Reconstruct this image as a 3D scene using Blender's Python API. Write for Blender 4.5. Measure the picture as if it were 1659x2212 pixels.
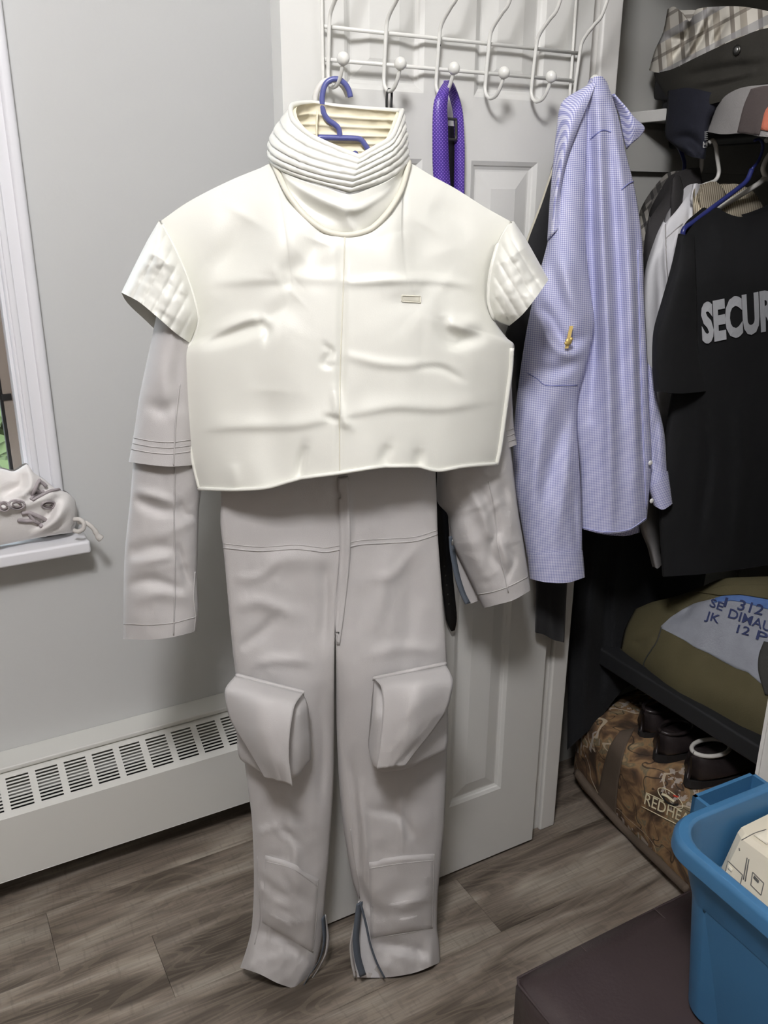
import bpy, bmesh, math, random
import numpy as np
from mathutils import Vector, Matrix
from mathutils.bvhtree import BVHTree

for o in list(bpy.data.objects): bpy.data.objects.remove(o, do_unlink=True)
scene = bpy.context.scene
COL = scene.collection
rnd = random.Random(7)

# ------------------------------------------------------------------ camera
# room frame: X along the window wall, Y towards that wall, Z up; metres
F, W, H_ = 1880.0, 1659.0, 2212.0
PITCH, YAW, ROLL = math.radians(19.672), math.radians(29.015), math.radians(-0.237)
CAM = np.array([0.0, 0.0, 1.5])
_fw = np.array([math.sin(YAW)*math.cos(PITCH), math.cos(YAW)*math.cos(PITCH), -math.sin(PITCH)])
_rt = np.array([math.cos(YAW), -math.sin(YAW), 0.0])
_dn = np.cross(_fw, _rt)
RT = _rt*math.cos(ROLL)+_dn*math.sin(ROLL)
DN = -_rt*math.sin(ROLL)+_dn*math.cos(ROLL)
cam = bpy.data.cameras.new('camera'); cam.sensor_fit = 'HORIZONTAL'; cam.sensor_width = 36.0
cam.lens = F/W*36.0; cam.clip_start = 0.02; cam.clip_end = 200
camo = bpy.data.objects.new('camera', cam); COL.objects.link(camo)
camo.matrix_world = Matrix(((RT[0], -DN[0], -_fw[0], CAM[0]), (RT[1], -DN[1], -_fw[1], CAM[1]),
                            (RT[2], -DN[2], -_fw[2], CAM[2]), (0, 0, 0, 1)))
scene.camera = camo

# ------------------------------------------------------------------ light and exposure
scene.view_settings.view_transform = 'Standard'
scene.view_settings.look = 'None'
scene.view_settings.gamma = 1.0
scene.view_settings.use_curve_mapping = False
scene.view_settings.exposure = 0.12
world = bpy.data.worlds.new('overcast_sky'); scene.world = world; world.use_nodes = True
bg = world.node_tree.nodes['Background']
bg.inputs[0].default_value = (0.80, 0.88, 1.0, 1); bg.inputs[1].default_value = 7.0
LAMP_POS, LAMP_R, LAMP_GLOW = (-0.18, 0.02, 2.54), 0.15, 128.0      # the room's one lamp: globe place, size, radiance

# ------------------------------------------------------------------ helpers: pixels and places
def ray_dir(u, v):
    return RT*((u-W/2)/F)+DN*((v-H_/2)/F)+_fw
def on(u, v, **k):
    (a, c), = k.items(); i = 'xyz'.index(a); d = ray_dir(u, v)
    return CAM+d*((c-CAM[i])/d[i])

class Pl:
    """a flat working plane: origin, across, up, and the normal on the viewer's side"""
    def __init__(s, y_top=None, y_bot=None, ang=0.0, x0=0.0, z_top=1.4, y=None):
        if y is not None: y_top = y_bot = y
        if y_bot is None: y_bot = y_top
        a = math.radians(ang)
        s.e1 = np.array([math.cos(a), math.sin(a), 0.0])
        s.O = np.array([x0, y_bot, 0.0])
        e2 = np.array([0.0, y_top-y_bot, z_top]); e2 -= s.e1*(e2@s.e1)
        s.e2 = e2/np.linalg.norm(e2)
        s.n = np.cross(s.e1, s.e2)
    def loc(s, u, v):
        d = ray_dir(u, v); t = ((s.O-CAM)@s.n)/(d@s.n); p = CAM+d*t-s.O
        return (p@s.e1, p@s.e2)
    def w(s, A, B, D):
        return s.O+np.multiply.outer(A, s.e1)+np.multiply.outer(B, s.e2)+np.multiply.outer(D, s.n)

def spline(pts, n, smooth=True):
    P = np.array(pts, float)
    if len(P) == 1: return np.repeat(P, n+1, 0)
    if smooth and len(P) > 2:
        Q = np.vstack([2*P[0]-P[1], P, 2*P[-1]-P[-2]]); out = []
        for i in range(1, len(Q)-2):
            t = np.linspace(0, 1, 14, endpoint=False)[:, None]
            p0, p1, p2, p3 = Q[i-1], Q[i], Q[i+1], Q[i+2]
            m1, m2 = (p2-p0)*.42, (p3-p1)*.42
            out.append((2*t**3-3*t**2+1)*p1+(t**3-2*t**2+t)*m1+(-2*t**3+3*t**2)*p2+(t**3-t**2)*m2)
        P = np.vstack(out+[P[-1:]])
    L = np.concatenate([[0], np.cumsum(np.linalg.norm(np.diff(P, axis=0), axis=1))])
    q = np.linspace(0, L[-1], n+1)
    return np.stack([np.interp(q, L, P[:, k]) for k in range(P.shape[1])], 1)

def coons(top, bot, left, right):
    nu, nv = len(top)-1, len(left)-1
    s = np.linspace(0, 1, nu+1)[None, :, None]; t = np.linspace(0, 1, nv+1)[:, None, None]
    c = (1-t)*top[None]+t*bot[None]+(1-s)*left[:, None]+s*right[:, None]
    return c-((1-s)*(1-t)*top[0]+s*(1-t)*top[-1]+(1-s)*t*bot[0]+s*t*bot[-1])

def vnoise(x, y, seed=0):
    xi, yi = np.floor(x), np.floor(y); fx, fy = x-xi, y-yi
    fx = fx*fx*(3-2*fx); fy = fy*fy*(3-2*fy)
    def h(a, b):
        q = np.sin(a*127.1+b*311.7+seed*74.7)*43758.5453
        return q-np.floor(q)
    return ((h(xi, yi)*(1-fx)+h(xi+1, yi)*fx)*(1-fy)+(h(xi, yi+1)*(1-fx)+h(xi+1, yi+1)*fx)*fy)*2-1
def fbm(x, y, seed=0, n=3):
    return sum(vnoise(x*2**k, y*2**k, seed+k)/2**k for k in range(n))
def sstep(x, a, b):
    t = np.clip((np.asarray(x, float)-a)/(b-a), 0, 1); return t*t*(3-2*t)

class Creases:
    """folds traced on a cloth plane: r ridge, v valley, s step"""
    def __init__(s, pl, items):
        s.it = []
        for kind, pts, w, d in items:
            s.it.append((kind, np.array([pl.loc(*p) for p in spline(pts, 24)]), w, d))
    def __call__(s, A, B):
        out = np.zeros_like(A)
        for kind, P, w, d in s.it:
            best = np.full(A.shape, 1e9); sg = np.zeros_like(A); tau = np.zeros_like(A)
            n = len(P)-1
            for i in range(n):
                ax, ay = P[i]; bx, by = P[i+1]; dx, dy = bx-ax, by-ay; L2 = dx*dx+dy*dy+1e-12
                t = np.clip(((A-ax)*dx+(B-ay)*dy)/L2, 0, 1)
                ds = np.hypot(A-ax-t*dx, B-ay-t*dy); m = ds < best
                best = np.where(m, ds, best); tau = np.where(m, (i+t)/n, tau)
                sg = np.where(m, np.sign(dx*(B-ay)-dy*(A-ax)), sg)
            env = np.sqrt(np.clip(np.sin(math.pi*np.clip(tau, .02, .98)), 0, 1))
            if kind == 's': out += d*env*.5*(1+np.tanh(sg*best/w))*np.exp(-(best/(4*w))**2)
            else: out += (d if kind == 'r' else -d)*env*np.exp(-(best/w)**2)
        return out

# ------------------------------------------------------------------ helpers: materials
def lin(r, g, b):
    f = lambda c: (c/255/12.92 if c/255 <= .04045 else ((c/255+.055)/1.055)**2.4)
    return (f(r), f(g), f(b), 1)
MATS = {}
def mat(name, col, rough=.6, metal=0, bump=0, bscale=300, sheen=0, spec=.5, var=0, vscale=6, coat=0):
    m = bpy.data.materials.new(name); m.use_nodes = True; nt = m.node_tree
    p = nt.nodes['Principled BSDF']
    p.inputs['Base Color'].default_value = col if len(col) == 4 else (*col, 1)
    p.inputs['Roughness'].default_value = rough; p.inputs['Metallic'].default_value = metal
    p.inputs['Specular IOR Level'].default_value = spec
    p.inputs['Sheen Weight'].default_value = sheen; p.inputs['Coat Weight'].default_value = coat
    tc = nt.nodes.new('ShaderNodeTexCoord')
    if bump:
        n = nt.nodes.new('ShaderNodeTexNoise'); n.inputs['Scale'].default_value = bscale; n.inputs['Detail'].default_value = 3
        b = nt.nodes.new('ShaderNodeBump'); b.inputs['Strength'].default_value = bump; b.inputs['Distance'].default_value = .002
        nt.links.new(tc.outputs['Object'], n.inputs['Vector']); nt.links.new(n.outputs['Fac'], b.inputs['Height'])
        nt.links.new(b.outputs['Normal'], p.inputs['Normal'])
    if var:
        n = nt.nodes.new('ShaderNodeTexNoise'); n.inputs['Scale'].default_value = vscale; n.inputs['Detail'].default_value = 4
        r = nt.nodes.new('ShaderNodeMix'); r.data_type = 'RGBA'
        r.inputs[6].default_value = tuple(c*(1-var) for c in col[:3])+(1,)
        r.inputs[7].default_value = tuple(min(1, c*(1+var)) for c in col[:3])+(1,)
        nt.links.new(tc.outputs['Object'], n.inputs['Vector']); nt.links.new(n.outputs['Fac'], r.inputs[0])
        nt.links.new(r.outputs[2], p.inputs['Base Color'])
    MATS[name] = m
    return m
def nd(nt, t, **k):
    n = nt.nodes.new(t)
    for a, b in k.items(): setattr(n, a, b)
    return n
def lk(nt, a, b): nt.links.new(a, b)
def mixc(nt, fac, a, b, mode='MIX'):
    n = nd(nt, 'ShaderNodeMix', data_type='RGBA', blend_type=mode)
    for i, x in ((0, fac), (6, a), (7, b)):
        if hasattr(x, 'is_linked'): lk(nt, x, n.inputs[i])
        else: n.inputs[i].default_value = x
    return n.outputs[2]
def mth(nt, op, a, b=0.0, c=None):
    n = nd(nt, 'ShaderNodeMath', operation=op)
    for i, x in ((0, a), (1, b), (2, c)):
        if x is None: continue
        if hasattr(x, 'is_linked'): lk(nt, x, n.inputs[i])
        else: n.inputs[i].default_value = x
    return n.outputs[0]

wall_m = mat('painted_wall', lin(205, 206, 204), .75, bump=.12, bscale=90)
ceil_m = mat('ceiling_paint', lin(186, 184, 178), .9)
dimwall_m = mat('taupe_wall_paint', lin(128, 120, 112), .85)
closet_m = mat('closet_wall_paint', lin(176, 176, 170), .8, bump=.1, bscale=90)
trim_m = mat('white_gloss_paint', lin(218, 217, 212), .38, bump=.05, bscale=60)
winf_m = mat('white_window_paint', lin(235, 235, 238), .45, bump=.06, bscale=40)
heat_m = mat('heater_enamel', lin(220, 220, 214), .4, bump=.04, bscale=60)
dark_m = mat('heater_dark_inside', lin(20, 20, 20), .9)
wire_m = mat('white_coated_wire', lin(220, 220, 214), .28, coat=.3)
chip_m = mat('bare_chipped_metal', lin(70, 66, 62), .5, metal=.6)
bhang_m = mat('blue_hanger_plastic', lin(86, 92, 150), .32)
navyh_m = mat('navy_hanger_plastic', lin(45, 52, 110), .3)
whang_m = mat('white_hanger_plastic', lin(214, 212, 205), .4)
satin_m = mat('ivory_satin', lin(224, 224, 215), .42, sheen=.25, bump=.06, bscale=500)
quilt_m = mat('ivory_quilted_satin', lin(224, 224, 216), .5, sheen=.2, bump=.1, bscale=220)
piping_m = mat('ivory_piping', lin(216, 213, 198), .5)
lining_m = mat('cream_lining', lin(240, 232, 205), .6)
suit_m = mat('light_grey_cotton', lin(186, 183, 181), .8, sheen=.15, bump=.2, bscale=700)
suitseam_m = mat('grey_cotton_seam', lin(178, 175, 173), .85)
ledge_m = mat('lavender_edge', lin(170, 173, 214), .8)
zip_m = mat('slate_zipper_tape', lin(86, 94, 104), .6, bump=.3, bscale=800)
zipmetal_m = mat('zipper_metal', lin(150, 150, 148), .35, metal=.9)
black_m = mat('black_fabric', lin(22, 22, 24), .85, sheen=.1, bump=.2, bscale=500)
blackl_m = mat('black_leather', lin(18, 18, 18), .55, bump=.2, bscale=200)
tee_m = mat('black_jersey', lin(17, 18, 20), .95, bump=.2, bscale=900)
print_m = mat('white_screen_print', lin(205, 207, 210), .7, bump=.3, bscale=200, var=.1, vscale=60)
grey_m = mat('grey_jersey', lin(150, 148, 146), .85, bump=.2, bscale=600)
wshirt_m = mat('white_shirt_cotton', lin(212, 212, 214), .75, bump=.15, bscale=500)
char_m = mat('charcoal_jacket_cloth', lin(52, 50, 50), .85, bump=.3, bscale=300)
coat_m = mat('black_coat_wool', lin(20, 22, 25), .95, bump=.3, bscale=300)
navy_m = mat('navy_jersey', lin(24, 26, 38), .9, bump=.25, bscale=500)
olivej_m = mat('dark_olive_canvas', lin(44, 42, 36), .85, bump=.3, bscale=250, var=.2, vscale=20)
bjean_m = mat('black_denim', lin(20, 20, 22), .9, bump=.3, bscale=400)
olive_m = mat('olive_canvas', lin(86, 80, 54), .85, bump=.4, bscale=350, var=.15, vscale=9)
blackp_m = mat('black_board', lin(30, 31, 33), .6, bump=.1)
webb_m = mat('dark_webbing', lin(58, 58, 54), .8, bump=.4, bscale=500)
stencil_m = mat('white_stencil_paint', lin(146, 150, 158), .8, bump=.4, bscale=250, var=.15, vscale=40)
bluepr_m = mat('blue_stencil_paint', lin(86, 116, 170), .8, var=.3, vscale=60)
inkb_m = mat('dark_blue_stencil_ink', lin(48, 58, 98), .8, var=.2, vscale=80)
shoe_m = mat('black_shoe_leather', lin(46, 40, 40), .35, bump=.1)
shoew_m = mat('white_shoe_lining', lin(205, 203, 196), .7)
rubber_m = mat('black_rubber', lin(26, 24, 24), .7)
brownt_m = mat('brown_trim_webbing', lin(88, 76, 64), .8, bump=.4, bscale=400)
thread_m = mat('cream_embroidery', lin(226, 216, 182), .7)
redt_m = mat('red_embroidery', lin(196, 60, 40), .7)
blkt_m = mat('black_embroidery', lin(24, 22, 20), .8)
leather_m = mat('dark_brown_leatherette', lin(62, 52, 52), .42, bump=.25, bscale=160, var=.12, vscale=12)
seaml_m = mat('leatherette_seam', lin(92, 80, 80), .5)
tub_m = mat('blue_polypropylene', lin(56, 104, 142), .42, bump=.08, bscale=120)
toy_m = mat('beige_model_plastic', lin(206, 198, 178), .6, var=.06, vscale=20)
toyd_m = mat('dark_panel_detail', lin(90, 88, 84), .7)
toyl_m = mat('pale_panel_detail', lin(222, 215, 196), .6)
sweat_m = mat('white_fleece', lin(236, 233, 230), .9, sheen=.3, bump=.2, bscale=300)
letter_m = mat('grey_applique_felt', lin(176, 168, 170), .95, bump=.5, bscale=400)
lettere_m = mat('applique_stitch', lin(138, 128, 128), .9)
cord_m = mat('cotton_cord', lin(214, 210, 204), .9, bump=.4, bscale=300)
gold_m = mat('gold_metal', lin(228, 200, 126), .38, metal=.55)
button_m = mat('pearl_button', lin(226, 226, 222), .25, coat=.4)
btnd_m = mat('dark_metal_button', lin(80, 80, 76), .35, metal=.8)
gask_m = mat('black_gasket', lin(16, 14, 12), .6)
sashb_m = mat('taupe_sash', lin(132, 122, 112), .5)
rod_m = mat('dark_rod_metal', lin(70, 70, 68), .4, metal=.6)
leaf_m = mat('leafy_green', lin(78, 92, 50), .8, var=.35, vscale=9)
bark_m = mat('shrub_bark', lin(70, 58, 46), .9)
soil_m = mat('reddish_soil', lin(84, 72, 70), .95, var=.35, vscale=7)
coral_m = mat('coral_towel', lin(206, 120, 96), .95, bump=.5, bscale=300)
brown_m = mat('brown_towel_stripe', lin(82, 74, 72), .95, bump=.5, bscale=300)
greyt_m = mat('grey_towel', lin(148, 146, 144), .95, bump=.5, bscale=300)
paper_m = mat('white_paper', lin(230, 230, 226), .8)

def make_lamp_mat():
    m = bpy.data.materials.new('lamp_glass'); m.use_nodes = True; nt = m.node_tree
    p = nt.nodes['Principled BSDF']; p.inputs['Base Color'].default_value = (.9, .9, .86, 1)
    p.inputs['Emission Color'].default_value = (.985, .968, 1.0, 1); p.inputs['Emission Strength'].default_value = LAMP_GLOW
    return m
lampg_m = make_lamp_mat()

def make_glass():
    m = bpy.data.materials.new('window_glass'); m.use_nodes = True; nt = m.node_tree; nt.nodes.clear()
    o = nd(nt, 'ShaderNodeOutputMaterial'); t = nd(nt, 'ShaderNodeBsdfTransparent'); g = nd(nt, 'ShaderNodeBsdfGlossy')
    g.inputs['Roughness'].default_value = .02; t.inputs[0].default_value = (.95, .97, .96, 1)
    f = nd(nt, 'ShaderNodeFresnel'); f.inputs[0].default_value = 1.45; x = nd(nt, 'ShaderNodeMixShader')
    lk(nt, f.outputs[0], x.inputs[0]); lk(nt, t.outputs[0], x.inputs[1]); lk(nt, g.outputs[0], x.inputs[2]); lk(nt, x.outputs[0], o.inputs[0])
    return m
glass_m = make_glass()

def make_wood():
    m = bpy.data.materials.new('grey_brown_vinyl_plank'); m.use_nodes = True; nt = m.node_tree
    p = nt.nodes['Principled BSDF']; tc = nd(nt, 'ShaderNodeTexCoord'); oi = nd(nt, 'ShaderNodeObjectInfo')
    sh = nd(nt, 'ShaderNodeVectorMath', operation='SCALE'); cmb = nd(nt, 'ShaderNodeCombineXYZ')
    lk(nt, oi.outputs['Random'], cmb.inputs[0]); lk(nt, oi.outputs['Random'], cmb.inputs[1]); lk(nt, oi.outputs['Random'], cmb.inputs[2])
    lk(nt, cmb.outputs[0], sh.inputs[0]); sh.inputs['Scale'].default_value = 37.0
    ad = nd(nt, 'ShaderNodeVectorMath', operation='ADD'); lk(nt, tc.outputs['Object'], ad.inputs[0]); lk(nt, sh.outputs[0], ad.inputs[1])
    def noise(sx, sy, scale, detail=4, dist=0.0):
        mp = nd(nt, 'ShaderNodeMapping'); mp.inputs['Scale'].default_value = (sx, sy, 1)
        n = nd(nt, 'ShaderNodeTexNoise'); n.inputs['Scale'].default_value = scale; n.inputs['Detail'].default_value = detail
        n.inputs['Distortion'].default_value = dist
        lk(nt, ad.outputs[0], mp.inputs[0]); lk(nt, mp.outputs[0], n.inputs['Vector']); return n.outputs['Fac']
    broad = noise(1.6, 9, 1.6, 3, .6); grain = noise(4, 90, 2.2, 5, .2); fleck = noise(60, 10, 2.5, 2); rings = noise(1.0, 6.5, 1.5, 1, 1.2)
    r = nd(nt, 'ShaderNodeValToRGB'); e = r.color_ramp.elements
    e[0].position = .34; e[0].color = lin(96, 86, 75); e[1].position = .66; e[1].color = lin(182, 172, 158)
    k = e.new(.5); k.color = lin(142, 130, 117); lk(nt, broad, r.inputs[0])
    g = nd(nt, 'ShaderNodeValToRGB'); g.color_ramp.elements[0].position = .35; g.color_ramp.elements[1].position = .7
    g.color_ramp.elements[0].color = (.55, .55, .55, 1); lk(nt, grain, g.inputs[0])
    c = mixc(nt, .75, r.outputs[0], g.outputs[0], 'MULTIPLY')
    w = mth(nt, 'SINE', mth(nt, 'MULTIPLY', rings, 95.0)); w = mth(nt, 'GREATER_THAN', w, .55)
    c = mixc(nt, mth(nt, 'MULTIPLY', w, .16), c, lin(176, 162, 142))
    f = nd(nt, 'ShaderNodeValToRGB'); f.color_ramp.elements[0].position = .55; f.color_ramp.elements[1].position = .72; lk(nt, fleck, f.inputs[0])
    c = mixc(nt, mth(nt, 'MULTIPLY', f.outputs[0], .22), c, lin(80, 74, 68))
    tone = mth(nt, 'MULTIPLY_ADD', oi.outputs['Random'], .30, .77)
    tcv = nd(nt, 'ShaderNodeCombineXYZ')
    for i in range(3): lk(nt, tone, tcv.inputs[i])
    c = mixc(nt, 1.0, c, tcv.outputs[0], 'MULTIPLY')
    lk(nt, c, p.inputs['Base Color']); p.inputs['Roughness'].default_value = .52
    b = nd(nt, 'ShaderNodeBump'); b.inputs['Strength'].default_value = .25; b.inputs['Distance'].default_value = .001
    lk(nt, grain, b.inputs['Height']); lk(nt, b.outputs[0], p.inputs['Normal'])
    return m
wood_m = make_wood()

def make_gingham(name, pitch, light, mid, dark, width=.5):
    m = bpy.data.materials.new(name); m.use_nodes = True; nt = m.node_tree; p = nt.nodes['Principled BSDF']
    tc = nd(nt, 'ShaderNodeTexCoord'); sp = nd(nt, 'ShaderNodeSeparateXYZ'); lk(nt, tc.outputs['UV'], sp.inputs[0])
    a = mth(nt, 'LESS_THAN', mth(nt, 'FRACT', mth(nt, 'DIVIDE', sp.outputs[0], pitch)), width)
    b = mth(nt, 'LESS_THAN', mth(nt, 'FRACT', mth(nt, 'DIVIDE', sp.outputs[1], pitch)), width)
    s = mth(nt, 'ADD', a, b)
    r = nd(nt, 'ShaderNodeValToRGB'); r.color_ramp.interpolation = 'CONSTANT'; e = r.color_ramp.elements
    e[0].color = light; e[1].position = .75; e[1].color = dark; k = e.new(.25); k.color = mid
    lk(nt, mth(nt, 'DIVIDE', s, 2.0), r.inputs[0]); lk(nt, r.outputs[0], p.inputs['Base Color'])
    p.inputs['Roughness'].default_value = .75; p.inputs['Sheen Weight'].default_value = .15
    return m
ging_m = make_gingham('lavender_gingham', .0034, lin(224, 224, 236), lin(180, 182, 216), lin(128, 132, 184))

def make_plaid(name, base, c1, c2, c3, s=1.0):
    m = bpy.data.materials.new(name); m.use_nodes = True; nt = m.node_tree; p = nt.nodes['Principled BSDF']
    tc = nd(nt, 'ShaderNodeTexCoord'); sp = nd(nt, 'ShaderNodeSeparateXYZ'); lk(nt, tc.outputs['UV'], sp.inputs[0])
    c = base
    for ax, pit, off, wd, cc, f in ((0, .062, 0, .26, c1, .8), (0, .062, .36, .16, c2, .85), (1, .07, .1, .24, c3, .7), (1, .07, .5, .1, c2, .7)):
        k = mth(nt, 'LESS_THAN', mth(nt, 'FRACT', mth(nt, 'ADD', mth(nt, 'DIVIDE', sp.outputs[ax], pit*s), off)), wd)
        c = mixc(nt, mth(nt, 'MULTIPLY', k, f), c, cc)
    lk(nt, c, p.inputs['Base Color']); p.inputs['Roughness'].default_value = .9
    return m
plaid_m = make_plaid('beige_plaid_cotton', lin(206, 202, 190), lin(150, 142, 128), lin(110, 102, 92), lin(140, 140, 142))
flannel_m = make_plaid('dark_flannel_check', lin(150, 146, 138), lin(44, 42, 42), lin(26, 26, 28), lin(58, 56, 54))

def make_cord():
    m = bpy.data.materials.new('beige_corduroy'); m.use_nodes = True; nt = m.node_tree; p = nt.nodes['Principled BSDF']
    tc = nd(nt, 'ShaderNodeTexCoord'); sp = nd(nt, 'ShaderNodeSeparateXYZ'); lk(nt, tc.outputs['UV'], sp.inputs[0])
    a = mth(nt, 'LESS_THAN', mth(nt, 'FRACT', mth(nt, 'DIVIDE', sp.outputs[0], .0065)), .35)
    lk(nt, mixc(nt, a, lin(196, 186, 162), lin(112, 102, 84)), p.inputs['Base Color']); p.inputs['Roughness'].default_value = .95
    return m
cordu_m = make_cord()

def make_tie():
    m = bpy.data.materials.new('purple_dotted_silk'); m.use_nodes = True; nt = m.node_tree; p = nt.nodes['Principled BSDF']
    tc = nd(nt, 'ShaderNodeTexCoord'); mp = nd(nt, 'ShaderNodeMapping'); mp.inputs['Rotation'].default_value = (0, 0, .785)
    v = nd(nt, 'ShaderNodeTexVoronoi'); v.inputs['Scale'].default_value = 260; v.inputs['Randomness'].default_value = 0
    lk(nt, tc.outputs['UV'], mp.inputs[0]); lk(nt, mp.outputs[0], v.inputs['Vector'])
    k = mth(nt, 'LESS_THAN', v.outputs['Distance'], .24)
    lk(nt, mixc(nt, k, lin(70, 46, 140), lin(150, 120, 205)), p.inputs['Base Color']); p.inputs['Roughness'].default_value = .4
    return m
tie_m = make_tie()

def make_camo():
    m = bpy.data.materials.new('bark_leaf_camouflage'); m.use_nodes = True; nt = m.node_tree; p = nt.nodes['Principled BSDF']
    tc = nd(nt, 'ShaderNodeTexCoord')
    def noise(scale, d, dist, vec=None):
        n = nd(nt, 'ShaderNodeTexNoise'); n.inputs['Scale'].default_value = scale; n.inputs['Detail'].default_value = d; n.inputs['Distortion'].default_value = dist
        lk(nt, vec or tc.outputs['Object'], n.inputs['Vector']); return n.outputs['Fac']
    r = nd(nt, 'ShaderNodeValToRGB'); e = r.color_ramp.elements
    e[0].position = .32; e[0].color = lin(66, 52, 40); e[1].position = .72; e[1].color = lin(172, 146, 110)
    k = e.new(.45); k.color = lin(104, 80, 58); k = e.new(.56); k.color = lin(150, 120, 84); k = e.new(.62); k.color = lin(112, 104, 82)
    lk(nt, noise(13, 3, 1.6), r.inputs[0]); c = r.outputs[0]
    w = mth(nt, 'ABSOLUTE', mth(nt, 'SUBTRACT', noise(8, 2, .6), .5)); w = mth(nt, 'LESS_THAN', w, .006)
    c = mixc(nt, mth(nt, 'MULTIPLY', w, .8), c, lin(40, 32, 26))
    w = mth(nt, 'ABSOLUTE', mth(nt, 'SUBTRACT', noise(5, 2, .5), .55)); w = mth(nt, 'LESS_THAN', w, .004)
    c = mixc(nt, mth(nt, 'MULTIPLY', w, .8), c, lin(196, 182, 158))
    # pale bark towards the far end of the bag
    mp = nd(nt, 'ShaderNodeMapping'); mp.inputs['Scale'].default_value = (70, 70, 9); lk(nt, tc.outputs['Object'], mp.inputs[0])
    b = noise(1, 3, 0, mp.outputs[0]); b = mth(nt, 'GREATER_THAN', b, .56)
    q = mth(nt, 'GREATER_THAN', noise(5.5, 2, .4), .57)
    c = mixc(nt, mth(nt, 'MULTIPLY', mth(nt, 'MULTIPLY', b, q), .75), c, lin(178, 170, 162))
    lk(nt, c, p.inputs['Base Color']); p.inputs['Roughness'].default_value = .75
    return m
camo_m = make_camo()

# ------------------------------------------------------------------ helpers: objects
WLOC = {}
def tag(o, label=None, cat=None, group=None, kind=None):
    for k, v in (('label', label), ('category', cat), ('group', group), ('kind', kind)):
        if v: o[k] = v
    return o
def thing(name, loc, label, cat, group=None):
    o = bpy.data.objects.new(name, None); COL.objects.link(o); o.location = Vector([float(x) for x in loc]); o.empty_display_size = .05
    WLOC[o] = np.array(loc, float)
    return tag(o, label, cat, group)
def obj(name, V, Fc, m, parent=None, smooth=True, uv=None, mods=None, base=True):
    """one mesh object from world-space vertices"""
    V = np.asarray(V, float).reshape(-1, 3)
    if parent is not None: org = WLOC[parent]
    elif base: org = np.array([(V[:, 0].min()+V[:, 0].max())/2, (V[:, 1].min()+V[:, 1].max())/2, V[:, 2].min()])
    else: org = np.zeros(3)
    me = bpy.data.meshes.new(name); me.from_pydata((V-org).tolist(), [], [tuple(map(int, f)) for f in Fc]); me.update()
    if smooth:
        me.polygons.foreach_set('use_smooth', [True]*len(me.polygons))
    if uv is not None:
        l = me.uv_layers.new(name='UVMap'); idx = np.zeros(len(me.loops), int); me.loops.foreach_get('vertex_index', idx)
        l.data.foreach_set('uv', np.asarray(uv, float)[idx].ravel())
    me.materials.append(m)
    o = bpy.data.objects.new(name, me); COL.objects.link(o); WLOC[o] = org
    if parent is not None: o.parent = parent
    else: o.location = Vector(org.tolist())
    return o
class MB:
    def __init__(s): s.V = []; s.F = []; s.U = []
    def add(s, V, Fc, uv=None):
        k = len(s.V); s.V += [tuple(v) for v in V]; s.F += [tuple(i+k for i in f) for f in Fc]
        s.U += ([tuple(q) for q in uv] if uv is not None else [(v[0], v[2]) for v in V]); return s
    def box(s, a, b):
        (x0, y0, z0), (x1, y1, z1) = a, b
        V = [(x0, y0, z0), (x1, y0, z0), (x1, y1, z0), (x0, y1, z0), (x0, y0, z1), (x1, y0, z1), (x1, y1, z1), (x0, y1, z1)]
        return s.add(V, [(3, 2, 1, 0), (4, 5, 6, 7), (0, 1, 5, 4), (1, 2, 6, 5), (2, 3, 7, 6), (3, 0, 4, 7)])
    def tube(s, P, r, n=8, cap=True): return s.add(*tube(P, r, n, cap))
    def build(s, name, m, parent=None, smooth=False, uv=False): return obj(name, s.V, s.F, m, parent, smooth, s.U if uv else None)
def tube(P, r, n=8, cap=True):
    P = np.asarray(P, float); N = len(P); R = np.broadcast_to(np.asarray(r, float), (N,))
    T = np.gradient(P, axis=0); T /= np.linalg.norm(T, axis=1)[:, None]+1e-12
    a = np.array([0, 0, 1.0]) if abs(T[0][2]) < .9 else np.array([1.0, 0, 0])
    u = np.cross(T[0], a); u /= np.linalg.norm(u); V = []
    for i in range(N):
        u = u-T[i]*(u@T[i]); u /= np.linalg.norm(u)+1e-12; w = np.cross(T[i], u)
        for k in range(n):
            q = 2*math.pi*k/n; V.append(P[i]+R[i]*(math.cos(q)*u+math.sin(q)*w))
    Fc = [(i*n+k, i*n+(k+1) % n, (i+1)*n+(k+1) % n, (i+1)*n+k) for i in range(N-1) for k in range(n)]
    if cap:
        Fc.append(tuple(range(n-1, -1, -1))); Fc.append(tuple((N-1)*n+k for k in range(n)))
    return V, Fc
def ribbon(P, side, w, th):
    """a flat strip swept along P; side = across direction"""
    P = np.asarray(P, float); S = np.broadcast_to(np.asarray(side, float), P.shape); T = np.gradient(P, axis=0)
    N = np.cross(T, S); N /= np.linalg.norm(N, axis=1)[:, None]+1e-12
    Wd = np.broadcast_to(np.asarray(w, float), (len(P),))[:, None]/2
    V = []; 
    for i in range(len(P)):
        V += [P[i]-S[i]*Wd[i]-N[i]*th/2, P[i]+S[i]*Wd[i]-N[i]*th/2, P[i]+S[i]*Wd[i]+N[i]*th/2, P[i]-S[i]*Wd[i]+N[i]*th/2]
    Fc = [(i*4+k, i*4+(k+1) % 4, i*4+4+(k+1) % 4, i*4+4+k) for i in range(len(P)-1) for k in range(4)]
    Fc += [(3, 2, 1, 0), tuple((len(P)-1)*4+k for k in range(4))]
    L = np.concatenate([[0], np.cumsum(np.linalg.norm(np.diff(P, axis=0), axis=1))]); UV = []
    for i in range(len(P)): UV += [(0, L[i]), (2*Wd[i][0], L[i]), (2*Wd[i][0], L[i]), (0, L[i])]
    return V, Fc, UV
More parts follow.
